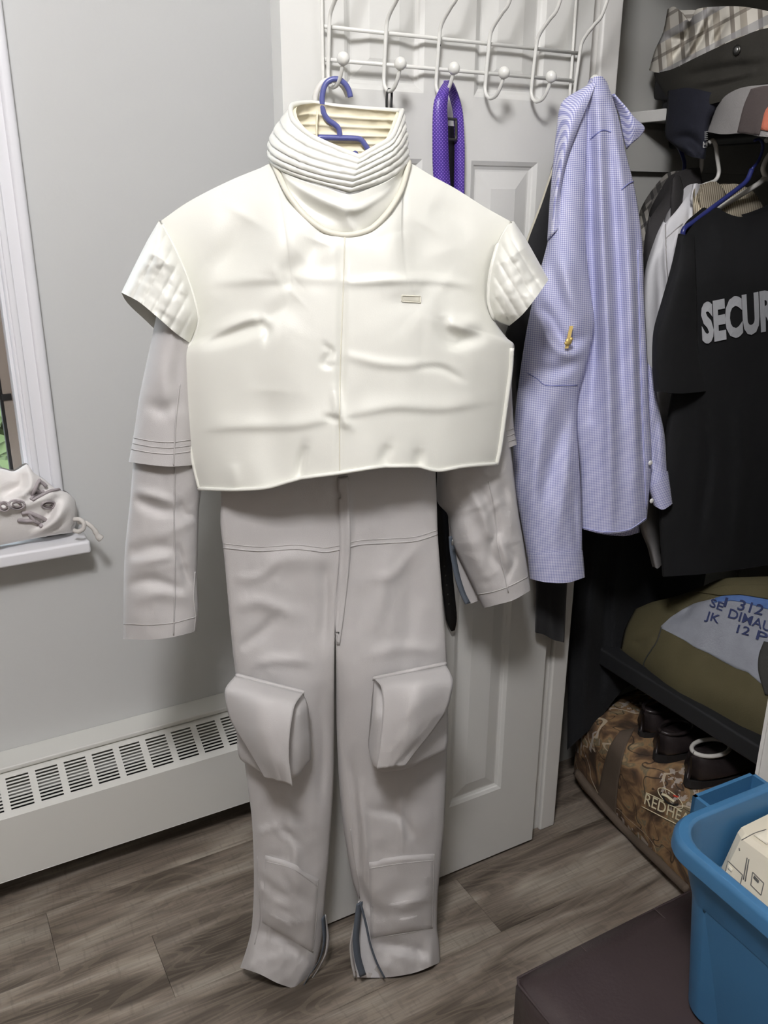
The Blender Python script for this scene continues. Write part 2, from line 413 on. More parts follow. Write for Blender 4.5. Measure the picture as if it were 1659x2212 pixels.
def lathe(prof, cx, cy, n=24):
    V = [(cx+r*math.cos(2*math.pi*k/n), cy+r*math.sin(2*math.pi*k/n), z) for r, z in prof for k in range(n)]
    Fc = [(i*n+k, i*n+(k+1) % n, (i+1)*n+(k+1) % n, (i+1)*n+k) for i in range(len(prof)-1) for k in range(n)]
    return V, Fc
def ball(c, r, n=10, m=8, sc=(1, 1, 1)):
    V = [(c[0]+r*sc[0]*math.sin(math.pi*i/m)*math.cos(2*math.pi*k/n), c[1]+r*sc[1]*math.sin(math.pi*i/m)*math.sin(2*math.pi*k/n),
          c[2]+r*sc[2]*math.cos(math.pi*i/m)) for i in range(m+1) for k in range(n)]
    return V, [(i*n+k, (i+1)*n+k, (i+1)*n+(k+1) % n, i*n+(k+1) % n) for i in range(m) for k in range(n)]
def rbox(name, a, b, bev, m, parent=None, seg=3, smooth=True, xf=None):
    bm = bmesh.new(); bmesh.ops.create_cube(bm, size=1)
    a, b = np.array(a, float), np.array(b, float)
    for v in bm.verts: v.co = Vector(((a+b)/2+np.array(v.co)*(b-a)).tolist())
    if bev: bmesh.ops.bevel(bm, geom=bm.edges[:], offset=bev, segments=seg, profile=.5, affect='EDGES')
    V = np.array([v.co for v in bm.verts]); bm.verts.index_update(); Fc = [[v.index for v in f.verts] for f in bm.faces]; bm.free()
    if xf is not None: V = xf(V)
    o = obj(name, V, Fc, m, parent, smooth)
    if smooth and bev:
        md = o.modifiers.new('weighted', 'WEIGHTED_NORMAL')
    return o
def gridfaces(nu, nv, off=0):
    return [(off+j*(nu+1)+i, off+j*(nu+1)+i+1, off+(j+1)*(nu+1)+i+1, off+(j+1)*(nu+1)+i) for j in range(nv) for i in range(nu)]

def garment(name, pl, top, bot, left, right, df, db, m, parent, nu=40, nv=60, folds=None, noise=(.0, 8, 0), uvrot=0.0, smooth=True,
            prof=None, extra=None, back_drop=0.0, sharp=False, closed=True, raw=False):
    """cloth shell with a front and a back between four traced edges on the plane pl"""
    sm = not sharp
    C = coons(spline(top, nu, sm), spline(bot, nu, sm), spline(left, nv, sm), spline(right, nv, sm))
    A = np.zeros((nv+1, nu+1)); B = np.zeros_like(A)
    for j in range(nv+1):
        for i in range(nu+1): A[j, i], B[j, i] = pl.loc(C[j, i, 0], C[j, i, 1])
    S, T = np.meshgrid(np.linspace(0, 1, nu+1), np.linspace(0, 1, nv+1))
    pf = prof(S, T) if prof else np.sqrt(np.clip(4*S*(1-S), 0, 1))
    edge = sstep(np.minimum(S, 1-S), 0, .14)
    Df = (df(S, T) if callable(df) else df)*pf
    Db = (db(S, T) if callable(db) else db)*pf
    if noise[0]: Df = Df+noise[0]*fbm(A*noise[1]+3.1, B*noise[1]*.6+1.7, noise[2])*edge
    if folds is not None: Df = Df+folds(A, B)*edge
    if extra is not None: Df = Df+extra(A, B, S, T)*(1 if raw else edge)
    RD = RT*((C[..., 0:1]-W/2)/F)+DN*((C[..., 1:2]-H_/2)/F)+_fw
    V = (CAM+RD*((((pl.O-CAM)@pl.n)+Df)/(RD@pl.n))[..., None]).reshape(-1, 3); n1 = len(V); Fc = gridfaces(nu, nv)
    ca, sa = math.cos(uvrot), math.sin(uvrot)
    U = np.stack([(A*ca+B*sa).ravel(), (-A*sa+B*ca).ravel()], 1)
    if closed:
        Vb = pl.w(A, B-back_drop*T**4*pf, -Db)[:, 1:-1].reshape(-1, 3); V = np.vstack([V, Vb]); w = nu-1
        U = np.vstack([U, np.stack([(A*ca+B*sa)[:, 1:-1].ravel(), (-A*sa+B*ca)[:, 1:-1].ravel()], 1)])
        idx = lambda j, i: (j*(nu+1)+i) if i in (0, nu) else n1+j*w+i-1
        Fc = Fc+[(idx(j, i), idx(j+1, i), idx(j+1, i+1), idx(j, i+1)) for j in range(nv) for i in range(nu)]
    o = obj(name, V, Fc, m, parent, smooth, U)
    o['_n'] = 0; del o['_n']
    return o
BV = {}
def bvh(o):
    if o not in BV:
        me = o.data; off = WLOC[o]
        BV[o] = BVHTree.FromPolygons([tuple(np.array(v.co)+off) for v in me.vertices], [tuple(p.vertices) for p in me.polygons])
    return BV[o]
def hit(o, u, v, lift=0.0, fall=None):
    d = ray_dir(u, v); d = d/np.linalg.norm(d)
    for q in (o if isinstance(o, (list, tuple)) else [o]):
        h = bvh(q).ray_cast(Vector(CAM.tolist()), Vector(d.tolist()))
        if h[0] is not None:
            n = np.array(h[1]); n = n if n@d < 0 else -n
            return np.array(h[0])+n*lift
    return fall
def drape(o, pts, n=40, lift=.0, smooth=True):
    out = []
    for u, v in spline(pts, n, smooth):
        h = hit(o, u, v, lift)
        if h is not None: out.append(h)
    return np.array(out)
def seam(name, o, pts, r, m, parent, n=40, lift=None, nn=6, smooth=True):
    P = drape(o, pts, n, r*.3 if lift is None else lift, smooth)
    if len(P) < 3: return None
    V, Fc = tube(P, r, nn); return obj(name, V, Fc, m, parent)
def patch(name, o, top, bot, left, right, th, m, parent, nu=14, nv=14, lift=.0005, sharp=True, wob=0.0):
    """a thin piece of cloth or paint laid on the surface o"""
    C = coons(spline(top, nu, not sharp), spline(bot, nu, not sharp), spline(left, nv, not sharp), spline(right, nv, not sharp))
    lo_, hi = [], []; last = None
    for j in range(nv+1):
        for i in range(nu+1):
            d = ray_dir(*C[j, i]); d = d/np.linalg.norm(d)
            h = hit(o, C[j, i, 0], C[j, i, 1], 0.0, last)
            if h is None: h = hit(o, C[j, nu//2, 0], C[j, nu//2, 1]);
            if h is None: return None
            last = h
            b = th+(wob*math.sin(i*1.7+j*2.3) if wob else 0)
            hi.append(h-d*(lift+b)); lo_.append(h-d*lift*.2)
    V = np.vstack([hi, lo_]); n = (nu+1)*(nv+1); Fc = gridfaces(nu, nv)+[tuple(reversed(f)) for f in gridfaces(nu, nv, n)]
    ring = [i for i in range(nu+1)]+[(j)*(nu+1)+nu for j in range(1, nv+1)]+[nv*(nu+1)+i for i in range(nu-1, -1, -1)]+[j*(nu+1) for j in range(nv-1, 0, -1)]
    for a, b in zip(ring, ring[1:]+ring[:1]): Fc.append((b, a, a+n, b+n))
    P = np.array(hi)
    return obj(name, V, Fc, m, parent, True, np.stack([V[:, 0]+V[:, 1], V[:, 2]], 1))
def text_verts(body, size=1.0, offset=0.0, shear=0.0):
    cu = bpy.data.curves.new('t', 'FONT'); cu.body = body; cu.size = size; cu.offset = offset; cu.shear = shear; cu.resolution_u = 3
    ob = bpy.data.objects.new('t', cu); COL.objects.link(ob)
    dg = bpy.context.evaluated_depsgraph_get(); me = ob.evaluated_get(dg).to_mesh()
    V = np.array([v.co for v in me.vertices]).reshape(-1, 3); Fc = [tuple(p.vertices) for p in me.polygons]
    ob.evaluated_get(dg).to_mesh_clear(); bpy.data.objects.remove(ob); bpy.data.curves.remove(cu)
    return V, Fc
def lettering(name, o, body, p0, p1, height, m, parent, offset=.0, lift=.0015, shear=0.0, upv=None, pl=None):
    """letters painted on surface o: baseline from pixel p0 to p1"""
    V, Fc = text_verts(body, 1.0, offset, shear)
    if not len(V): return None
    x0, x1 = V[:, 0].min(), V[:, 0].max(); cap = .69
    p0, p1 = np.array(p0, float), np.array(p1, float); d = (p1-p0)
    up = np.array(upv if upv else (0, -1), float)*height/cap
    out = []; last = None
    for v in V:
        q = p0+d*((v[0]-x0)/(x1-x0))+up*v[1]
        h = hit(o, q[0], q[1], 0, None)
        if h is None and pl is not None: h = pl.w(*pl.loc(*q), .03)
        if h is None: h = last if last is not None else CAM+ray_dir(*q)
        dd = ray_dir(*q); dd = dd/np.linalg.norm(dd); out.append(h-dd*lift); last = h
    return obj(name, out, Fc, m, parent, False)

# ================================================================== the room
def struct(o): return tag(o, kind='structure')
CH = 2.72                                 # ceiling height
YW, XC = 1.90, 1.19                       # window wall face, closet wall face
b = MB()
WX0, WX1, WZ0, WZ1 = -0.80, 0.200, 0.81, 2.02
b.box((-2.0, YW, 0), (WX0, YW+.16, CH)); b.box((WX1, YW, 0), (XC, YW+.16, CH))
b.box((WX0, YW, 0), (WX1, YW+.16, WZ0)); b.box((WX0, YW, WZ1), (WX1, YW+.16, CH))
struct(b.build('wall_left', wall_m))
b = MB(); b.box((XC, 1.415, 0), (1.27, YW+.16, CH)); b.box((XC, -1.6, 0), (1.27, .780, CH)); b.box((XC, .780, 2.075), (1.27, 1.415, CH))
struct(b.build('wall_right', wall_m))
b = MB(); b.box((-2.1, -1.7, 0), (1.27, -1.6, CH)); struct(b.build('wall_rear', dimwall_m))
b = MB(); b.box((-2.1, -1.6, 0), (-2.0, YW+.16, CH)); struct(b.build('wall_far', dimwall_m))
b = MB(); b.box((-2.1, -1.7, CH), (2.2, YW+.16, CH+.1)); struct(b.build('ceiling', ceil_m))
b = MB(); b.box((1.27, 1.585, 0), (2.18, 1.68, CH)); struct(b.build('wall_closet_end', closet_m))
b = MB(); b.box((2.10, .2, 0), (2.18, 1.585, CH)); struct(b.build('wall_closet_back', closet_m))
b = MB(); b.box((1.27, .12, 0), (2.18, .2, CH)); struct(b.build('wall_closet_near', closet_m))

# floor: vinyl planks laid along the window wall
fb = MB(); fb.box((-2.1, -1.7, -.06), (2.2, YW+.16, -.009)); floor = struct(fb.build('floor', mat('floor_underlay', lin(40, 36, 32), .9)))
PW, PLN = .178, 1.22
pm = None
row = 0; y = YW-.02
while y > -1.55:
    x = -2.0-rnd.random()*PLN*.9 if row else -2.6
    while x < 2.1:
        if pm is None:
            bm = bmesh.new(); bmesh.ops.create_cube(bm, size=1)
            for v in bm.verts: v.co = Vector((v.co.x*(PLN-.0005), v.co.y*(PW-.0005), v.co.z*.009))
            bmesh.ops.bevel(bm, geom=[e for e in bm.edges if e.verts[0].co.z > 0 and e.verts[1].co.z > 0], offset=.0005, segments=1, affect='EDGES')
            pm = bpy.data.meshes.new('plank'); bm.to_mesh(pm); bm.free(); pm.materials.append(wood_m)
        if x+PLN > -1.2 and not (x > 1.27 and y < .2):
            o = bpy.data.objects.new('plank', pm); COL.objects.link(o); o.parent = floor
            o.location = Vector((x+PLN/2, y-PW/2, -.0046))-Vector(floor.location)
        x += PLN
    y -= PW; row += 1

# ceiling lamp: hanging dome that lights the room
t = thing('ceiling_lamp', (LAMP_POS[0], LAMP_POS[1], CH), 'white glass ceiling lamp hanging above the room', 'lamp')
V, Fc = lathe([(.0, CH), (.07, CH), (.07, CH-.025), (.012, CH-.03), (.012, LAMP_POS[2]+LAMP_R-.005), (.0, LAMP_POS[2]+LAMP_R-.005)], LAMP_POS[0], LAMP_POS[1]); obj('canopy', V, Fc, trim_m, t)
V, Fc = ball(LAMP_POS, LAMP_R, 20, 14); obj('globe', V, Fc, lampg_m, t)

# closet opening: jamb boards with a door stop
b = MB(); b.box((XC-.012, 1.397, 0), (1.270, 1.415, 2.06)); b.box((XC-.012, .796-.016, 2.06), (1.270, 1.415, 2.075))
j = struct(b.build('trim_1', trim_m))
o = rbox('door_stop', (1.222, 1.383, 0), (1.269, 1.3975, 2.06), .005, trim_m, j, 3)
b = MB(); b.box((XC-.012, .780, 0), (1.270, .796, 2.06)); j2 = struct(b.build('trim_2', trim_m))
rbox('casing', (1.176, .715, 0), (1.190, .790, 2.12), .004, trim_m, j2, 2)
b = MB(); b.box((2.08, .2, 1.565), (2.10, 1.585, 1.652)); b.box((1.40, 1.567, 1.565), (2.10, 1.585, 1.652)); struct(b.build('trim_3', closet_m))

# ------------------------------------------------------------------ window
w1 = struct(bpy.data.objects.new('window_1', None)); COL.objects.link(w1); w1.location = (-.3, YW, WZ0); WLOC[w1] = np.array((-.3, YW, WZ0))
# casing boards with a rounded outer bead
for nm, a, c in (('casing', (WX1-.004, YW-.018, WZ0+.005), (.256, YW+.002, 2.085)), ('casing', (-.865, YW-.018, WZ0+.005), (WX0+.004, YW+.002, 2.085)),
                 ('casing', (-.865, YW-.018, WZ1-.004), (.256, YW+.002, 2.085))):
    rbox(nm, a, c, .004, winf_m, w1, 2)
rbox('casing_bead', (.236, YW-.026, WZ0+.005), (.258, YW-.004, 2.088), .008, winf_m, w1, 3)
rbox('casing_bead', (.202, YW-.0225, WZ0+.005), (.215, YW-.006, 2.02), .004, winf_m, w1, 3)
b = MB(); b.box((WX1-.010, YW, WZ0), (WX1+.002, YW+.15, WZ1)); b.box((WX0-.002, YW, WZ0), (WX0+.010, YW+.15, WZ1)); b.box((WX0, YW, WZ1-.012), (WX1, YW+.15, WZ1+.002)); b.build('jamb_lining', winf_m, w1)
rbox('sill', (-.93, 1.815, .786), (.290, YW+.05, .814), .006, winf_m, w1, 3)
YS = YW+.05
# lower sash: taupe liner, black gasket and pane; upper sash white
zm = 1.385
s1 = MB(); s1.box((WX1-.028, YS, .814), (WX1-.010, YS+.03, zm)); s1.box((WX0+.010, YS, .814), (WX0+.028, YS+.03, zm)); s1.box((WX0+.028, YS, .814), (WX1-.028, YS+.03, .845)); s1.build('lower_sash', sashb_m, w1)
s2 = MB(); s2.box((WX1-.034, YS+.004, .845), (WX1-.028, YS+.03, zm)); s2.box((WX0+.028, YS+.004, .845), (WX0+.034, YS+.03, zm)); s2.box((WX1-.03, YS-.004, 1.105), (WX1-.012, YS+.004, 1.118)); s2.build('gasket', gask_m, w1)
rbox('meeting_rail', (WX0+.01, YS-.012, zm), (WX1-.01, YS+.035, zm+.042), .004, winf_m, w1, 2)
rbox('sash_lock', (.120, YS-.03, zm+.042), (.175, YS+.0, zm+.062), .006, winf_m, w1, 2)
s3 = MB(); s3.box((WX1-.060, YS+.004, zm+.04), (WX1-.010, YS+.035, WZ1-.012)); s3.box((WX0+.010, YS+.004, zm+.04), (WX0+.060, YS+.035, WZ1-.012)); s3.box((WX0+.06, YS+.004, WZ1-.06), (WX1-.06, YS+.035, WZ1-.012)); s3.build('upper_sash', winf_m, w1)
for z0, z1, e in ((.845, zm, .034), (zm+.042, WZ1-.06, .060)):
    b = MB(); b.box((WX0+e, YS+.014, z0), (WX1-e, YS+.018, z1)); b.build('pane', glass_m, w1)

# outside the window: ground and shrubs
b = MB(); b.box((-30, 2.3, -.75), (20, 40, -.6)); g = b.build('garden_ground', soil_m); struct(g)
lb = ['loose green shrub growing outside the window', 'low green shrub low outside the window pane', 'tall pale green bush further outside the window', 'dark green bush behind the shrubs outside']
for k, (x, yy, z, r, sq) in enumerate(((.55, 4.4, .15, .62, 1.0), (-1.0, 4.2, .1, .6, 1.0), (1.2, 7.0, .7, 1.0, 1.3), (-1.4, 8.6, 1.0, 1.2, 1.4))):
    r2 = np.random.RandomState(11+k); n = 2600
    u_ = r2.normal(size=(n, 3)); u_ /= np.linalg.norm(u_, axis=1)[:, None]; rad = r*r2.uniform(.25, 1.0, n)**.5
    rad *= 1+.18*fbm(u_[:, 0]*3+k, u_[:, 2]*3, 4)
    c_ = np.array([x, yy, z])+u_*rad[:, None]*np.array([1, 1, sq]); sz = .075*r2.uniform(.6, 1.3, n)
    e1 = r2.normal(size=(n, 3)); e1 /= np.linalg.norm(e1, axis=1)[:, None]; e2 = np.cross(e1, u_); e2 /= np.linalg.norm(e2, axis=1)[:, None]+1e-9
    V = np.stack([c_-e1*sz[:, None], c_+e2*sz[:, None]*.45, c_+e1*sz[:, None], c_-e2*sz[:, None]*.45], 1).reshape(-1, 3)
    sh_ = thing('shrub', (x, yy, -.6), lb[k], 'shrub', 'shrubs outside the window')
    tag(obj('foliage', V, [(4*i, 4*i+1, 4*i+2, 4*i+3) for i in range(n)], leaf_m, sh_, False), kind='stuff')
    b = MB()
    for q in range(7):
        p_ = np.array([x, yy, z])+np.array([r*.6*math.cos(q*.9), r*.6*math.sin(q*.9), r*.35*(q % 3)])
        b.tube(spline([(x+.03*math.cos(q), yy+.03*math.sin(q), -.61), ((x+p_[0])/2, (yy+p_[1])/2, z-.2*r), tuple(p_)], 8), np.linspace(.018, .005, 9), 6)
    b.build('stem', bark_m, sh_, True)

# ------------------------------------------------------------------ heater along the window wall
HX0, HX1 = -1.9, 1.15
t = thing('baseboard_heater', ((HX0+HX1)/2, 1.80, 0), 'long white baseboard heater with a slotted grille under the window', 'heater')
rbox('top_cover', (HX0, 1.828, .300), (HX1, YW, .312), .003, heat_m, t, 2)
b = MB(); b.box((HX0, 1.878, .06), (HX1, YW, .300)); b.build('back_plate', heat_m, t)
ya, za, yb, zb = 1.838, .2975, 1.742, .243    # grille slopes from the cover down to the front panel
dy_, dz_ = (yb-ya), (zb-za); L = math.hypot(dy_, dz_)
def gp(x, q, d=0.0): return (x, ya+dy_*q/L-d*(-dz_)/L*-1*0, za+dz_*q/L)
b = MB()
cw, gap, ns = .0475, .0145, 10
xs = [HX0]; cells = []
x = HX0+.03
while x+cw < HX1-.02:
    cells.append((x, x+cw)); x += cw+gap
sl0 = .018; pitch = (L-.030)/ns; sw = .0042
qs = [0.0]
for k in range(ns): qs += [sl0+k*pitch, sl0+k*pitch+sw]
qs.append(L)
xs = [HX0]
for a, c in cells: xs += [a, c]
xs.append(HX1)
V = [gp(x, q) for q in qs for x in xs]; nx = len(xs); Fc = []
for jq in range(len(qs)-1):
    for ix in range(nx-1):
        if jq % 2 == 1 and ix % 2 == 1: continue
        Fc.append((jq*nx+ix, jq*nx+ix+1, (jq+1)*nx+ix+1, (jq+1)*nx+ix))
gr = obj('grille', V, Fc, heat_m, t, False); md = gr.modifiers.new('thick', 'SOLIDIFY'); md.thickness = .0012
rbox('front_panel', (HX0, 1.740, .085), (HX1, 1.7425, .2445), .001, heat_m, t, 1)
rbox('bottom_lip', (HX0, 1.740, .083), (HX1, 1.760, .0855), .001, heat_m, t, 1)
b = MB(); b.box((HX0+.01, 1.765, .10), (HX1-.01, 1.872, .20)); b.build('fin_block', dark_m, t)

# ------------------------------------------------------------------ the open door
d = struct(bpy.data.objects.new('door_1', None)); COL.objects.link(d); d.location = (.876, 1.378, .010); WLOC[d] = np.array((.876, 1.378, .010))
DX0, DX1, DY0, DY1 = .574, 1.178, 1.360, 1.397
px_ = [(.680, .826), (.926, 1.072)]; pz_ = [(.200, .800), (.950, 1.567), (1.668, 1.895)]
xs = [DX0, .680, .826, .926, 1.072, DX1]; zs = [.010, .200, .800, .950, 1.567, 1.668, 1.895, 2.030]
b = MB()
for iz in range(7):
    for ix in range(5):
        if iz % 2 == 1 and ix % 2 == 1: continue
        b.add([(xs[ix], DY0, zs[iz]), (xs[ix+1], DY0, zs[iz]), (xs[ix+1], DY0, zs[iz+1]), (xs[ix], DY0, zs[iz+1])], [(0, 1, 2, 3)])
x0, x1, z0, z1 = DX0, DX1, .010, 2.030
b.add([(x0, DY0, z0), (x1, DY0, z0), (x1, DY1, z0), (x0, DY1, z0), (x0, DY0, z1), (x1, DY0, z1), (x1, DY1, z1), (x0, DY1, z1)],
      [(3, 2, 1, 0), (4, 5, 6, 7), (1, 2, 6, 5), (2, 3, 7, 6), (3, 0, 4, 7)])
b.build('slab', mat('door_paint', lin(214, 214, 209), .42, bump=.10, bscale=70), d)
doorp = MATS['door_paint']
for (a, c) in px_:
    for (z0, z1) in pz_:
        V = []; prof_ = [(0, 0), (.003, .0015), (.007, .0035), (.009, .006), (.014, .0085), (.017, .0085), (.044, .0025), (.046, .0020)]
        for i, dp in prof_:
            V += [(a+i, DY0+dp, z0+i), (c-i, DY0+dp, z0+i), (c-i, DY0+dp, z1-i), (a+i, DY0+dp, z1-i)]
        Fc = [(k*4+q, k*4+(q+1) % 4, k*4+4+(q+1) % 4, k*4+4+q) for k in range(len(prof_)-1) for q in range(4)]
        n = len(prof_)-1; Fc.append((n*4, n*4+1, n*4+2, n*4+3))
        obj('panel', V, Fc, doorp, d, False)

# ------------------------------------------------------------------ over-door hook rack
t = thing('hook_rack', (.888, 1.34, 1.66), 'white wire hook rack with ball tips hanging over the door', 'hook rack')
HX = [.644, .742, .840, .938, 1.036, 1.133]
RY = 1.346
for z in (1.748, 1.7035):
    V, Fc = tube([(HX[0]-.004, RY, z), (HX[-1]+.004, RY, z)], .0031, 8); obj('rail', V, Fc, wire_m, t)
for x in (HX[0]-.0065, HX[-1]-.0065):
    P = spline([(x, RY+.003, 1.66), (x, RY+.003, 1.80), (x, RY+.003, 2.0), (x, RY+.003, 2.033), (x, RY+.02, 2.0365), (x, DY1+.005, 2.0365), (x, DY1+.006, 2.03), (x, DY1+.006, 2.0)], 40, False)
    V, Fc = tube(P, .0028, 8); obj('upright', V, Fc, wire_m, t)
hp = [on(u, v, x=.938) for u, v in ((1102, -2), (1085, 28), (1071, 49), (1062, 66), (1058, 82), (1053, 130), (1048, 186), (1050, 203), (1058, 212.5), (1070, 208), (1079, 193), (1086, 172), (1089, 157))]
hp = [np.array([0, p[1], p[2]]) for p in hp]
base = hp[4][1]-1.341
hp = [p-np.array([0, base, 0]) if False else p for p in hp]
up = [np.array([0, hp[0][1]-.055, 1.955]), np.array([0, hp[0][1]-.05, 1.925]), np.array([0, hp[0][1]-.035, 1.885])]
path = spline(up+hp, 90)
for x in HX:
    P = path.copy(); P[:, 0] = x
    V, Fc = tube(P, .0031, 8); h = obj('hook', V, Fc, wire_m, t)
    for q in (P[0], P[-1]):
        V, Fc = ball(q, .0097, 14, 10); obj('ball_tip', V, Fc, wire_m, h)
b = MB(); q = on(949, 92, y=1.3378); b.add(*ball(q, .0034, 8, 6, (1, .6, 2.6))); b.build('paint_chip', chip_m, t)
HOOKB = path[np.argmin(path[:, 2])]        # lowest point of a lower hook
print('hook', HOOKB, hp[4], hp[-1])

# ------------------------------------------------------------------ hangers on the first hook
SX, SA = .62, -22.0                                        # the costume hangs turned a little towards the room
def SP(yt, yb=None):
    yb = yt if yb is None else yb
    return Pl(yt, yb, SA, SX)
SU0 = Pl(1.262, 1.236, SA, SX)
def sp(u, v, y):
    """pixel onto the costume's plane, moved 1.25 - y towards the room"""
    O = SU0.O+SU0.n*(1.25-y); d_ = ray_dir(u, v); return CAM+d_*(((O-CAM)@SU0.n)/(d_@SU0.n))
def pxpath(pts, y, n=60):
    return np.array([sp(u, v, y) for u, v in spline(pts, n)])
t = thing('coat_hanger', (.70, 1.285, 1.46), 'periwinkle blue plastic hanger holding the white jacket', 'hanger')
YH = 1.298
P = pxpath([(757, 210), (754, 196), (746, 182), (733, 172), (719, 171), (706, 178), (699, 192), (696, 210), (696, 228), (700, 246), (710, 260), (723, 269), (731, 277), (734, 290), (733, 300)], YH)
V, Fc = tube(P, .0042, 10); obj('hook', V, Fc, bhang_m, t)
P = pxpath([(560, 380), (600, 352), (650, 318), (688, 298), (700, 297), (733, 298), (768, 299), (780, 302), (790, 315), (810, 345), (850, 375), (900, 400)], YH, 80)
V, Fc = tube(P, .0043, 10); obj('shoulder_bar', V, Fc, bhang_m, t)
V, Fc = ball(sp(767, 333, 1.285), .0052, 10, 8); obj('notch', V, Fc, bhang_m, t)
t = thing('coat_hanger', (.68, 1.318, 1.46), 'white plastic hanger behind the blue hanger on the first hook', 'hanger')
P = pxpath([(752, 208), (744, 190), (730, 176), (714, 172), (698, 178), (687, 192), (681, 210), (682, 228), (690, 245), (700, 262), (706, 280), (706, 300)], 1.318)
V, Fc = tube(P, .0044, 10); obj('hook', V, Fc, whang_m, t)
P = pxpath([(560, 390), (620, 350), (680, 312), (706, 300), (740, 308), (800, 345), (870, 395)], 1.318)
V, Fc = tube(P, .0044, 10); obj('shoulder_bar', V, Fc, whang_m, t)

# ================================================================== the costume on the door
# ---- jumpsuit
js = thing('jumpsuit', (.63, 1.24, .0), 'light grey cotton jumpsuit with cargo pockets hanging under the white jacket', 'jumpsuit')
plL = SP(1.262, 1.236); plR = SP(1.262, 1.236)
def crinkle(A, B, seed):
    """sharp little creases pressed into cotton"""
    wx, wy = A+.03*fbm(A*9, B*9, seed+20, 2), B+.03*fbm(A*9+5, B*9, seed+30, 2)
    return .0042*np.clip(1-4.5*np.abs(vnoise(wx*9+2, wy*15, seed)), 0, 1)*(.5+.5*vnoise(A*6, B*6, seed+9))+.0030*np.clip(1-5*np.abs(vnoise(wx*20, wy*17+3, seed+3)), 0, 1)*np.clip(vnoise(A*7+4, B*7, seed+5)+.2, 0, 1)
def leg_prof(center_right, t0, t1):
    def f(S, T):
        s = S if center_right else 1-S                       # s = 1 at the middle of the body
        half = np.sqrt(np.clip(1-(1-s)**2, 0, 1)); full = np.sqrt(np.clip(4*s*(1-s), 0, 1))
        k = sstep(T, t0, t1); return half*(1-k)+full*k
    return f
foldL = Creases(plL, [('r', [(500, 1315), (560, 1300), (640, 1330)], .012, .004), ('v', [(515, 1400), (560, 1370), (600, 1330)], .010, .005),
    ('r', [(545, 1435), (600, 1425), (670, 1430)], .008, .004), ('v', [(700, 1210), (708, 1300), (702, 1400)], .014, .008),
    ('r', [(560, 1960), (620, 1990), (680, 1985)], .008, .006), ('v', [(555, 1890), (600, 1930), (650, 1950)], .008, .006),
    ('v', [(560, 2010), (610, 2030), (660, 2075)], .010, .008), ('r', [(550, 1800), (590, 1790), (620, 1810)], .007, .005),
    ('v', [(570, 1790), (620, 1800), (650, 1830)], .008, .005), ('r', [(620, 1730), (640, 1850), (630, 1960)], .012, .005),
    ('r', [(560, 1220), (640, 1205), (720, 1215)], .02, .004), ('v', [(600, 1880), (640, 1930), (680, 1960)], .006, .004),
    ('v', [(690, 1500), (700, 1600), (690, 1750)], .012, .005), ('r', [(505, 1250), (560, 1245), (610, 1200)], .008, .003)])
legL = garment('trouser_leg', plL, [(472, 800), (600, 800), (739, 800)], [(519, 2090), (560, 2104), (600, 2124), (651, 2141)],
    [(472, 800), (474, 960), (478, 1070), (476, 1130), (484, 1200), (492, 1290), (502, 1400), (510, 1470), (520, 1580), (534, 1690), (544, 1770), (548, 1860), (548, 1930), (544, 2000), (534, 2045), (519, 2090)],
    [(739, 800), (736, 1030), (736, 1180), (726, 1300), (722, 1420), (722, 1560), (721, 1680), (715, 1780), (709, 1870), (703, 1930), (699, 1985), (694, 2040), (678, 2095), (651, 2141)],
    lambda S, T: .024+.022*sstep(T, .36, .55)-.026*sstep(T, .82, 1.0), lambda S, T: .045-.03*sstep(T, .85, 1), suit_m, js, 56, 150, lambda A, B: 1.7*foldL(A, B), (.0026, 16, 3), prof=leg_prof(True, .42, .58),
    extra=lambda A, B, S, T: .022*sstep(T, .93, 1.0)+.004*fbm(A*22, B*22+9, 5)*sstep(T, .70, .85)+crinkle(A, B, 2)*(.35+.65*sstep(T, .6, .8)))
foldR = Creases(plR, [('v', [(740, 1180), (735, 1300), (728, 1400)], .012, .009), ('r', [(748, 1040), (752, 1150), (742, 1300), (735, 1400)], .007, .006),
    ('r', [(840, 1180), (830, 1260), (800, 1380)], .018, .004), ('v', [(880, 1200), (890, 1300), (870, 1420)], .02, .005),
    ('v', [(760, 1880), (800, 1960), (850, 1990)], .008, .006), ('r', [(830, 1960), (880, 1950), (935, 1930)], .009, .007),
    ('v', [(800, 2036), (860, 2045), (930, 2060)], .010, .007), ('r', [(770, 1700), (785, 1800), (790, 1900)], .010, .006),
    ('v', [(755, 1640), (770, 1760), (775, 1880)], .008, .007), ('v', [(830, 1960), (870, 1975), (930, 1958)], .006, .005),
    ('r', [(860, 1700), (868, 1780), (868, 1840)], .006, .003), ('v', [(800, 1750), (860, 1760), (900, 1820)], .009, .005),
    ('r', [(800, 1250), (850, 1240), (900, 1180)], .010, .003), ('r', [(790, 1420), (860, 1400), (950, 1405)], .010, .003)])
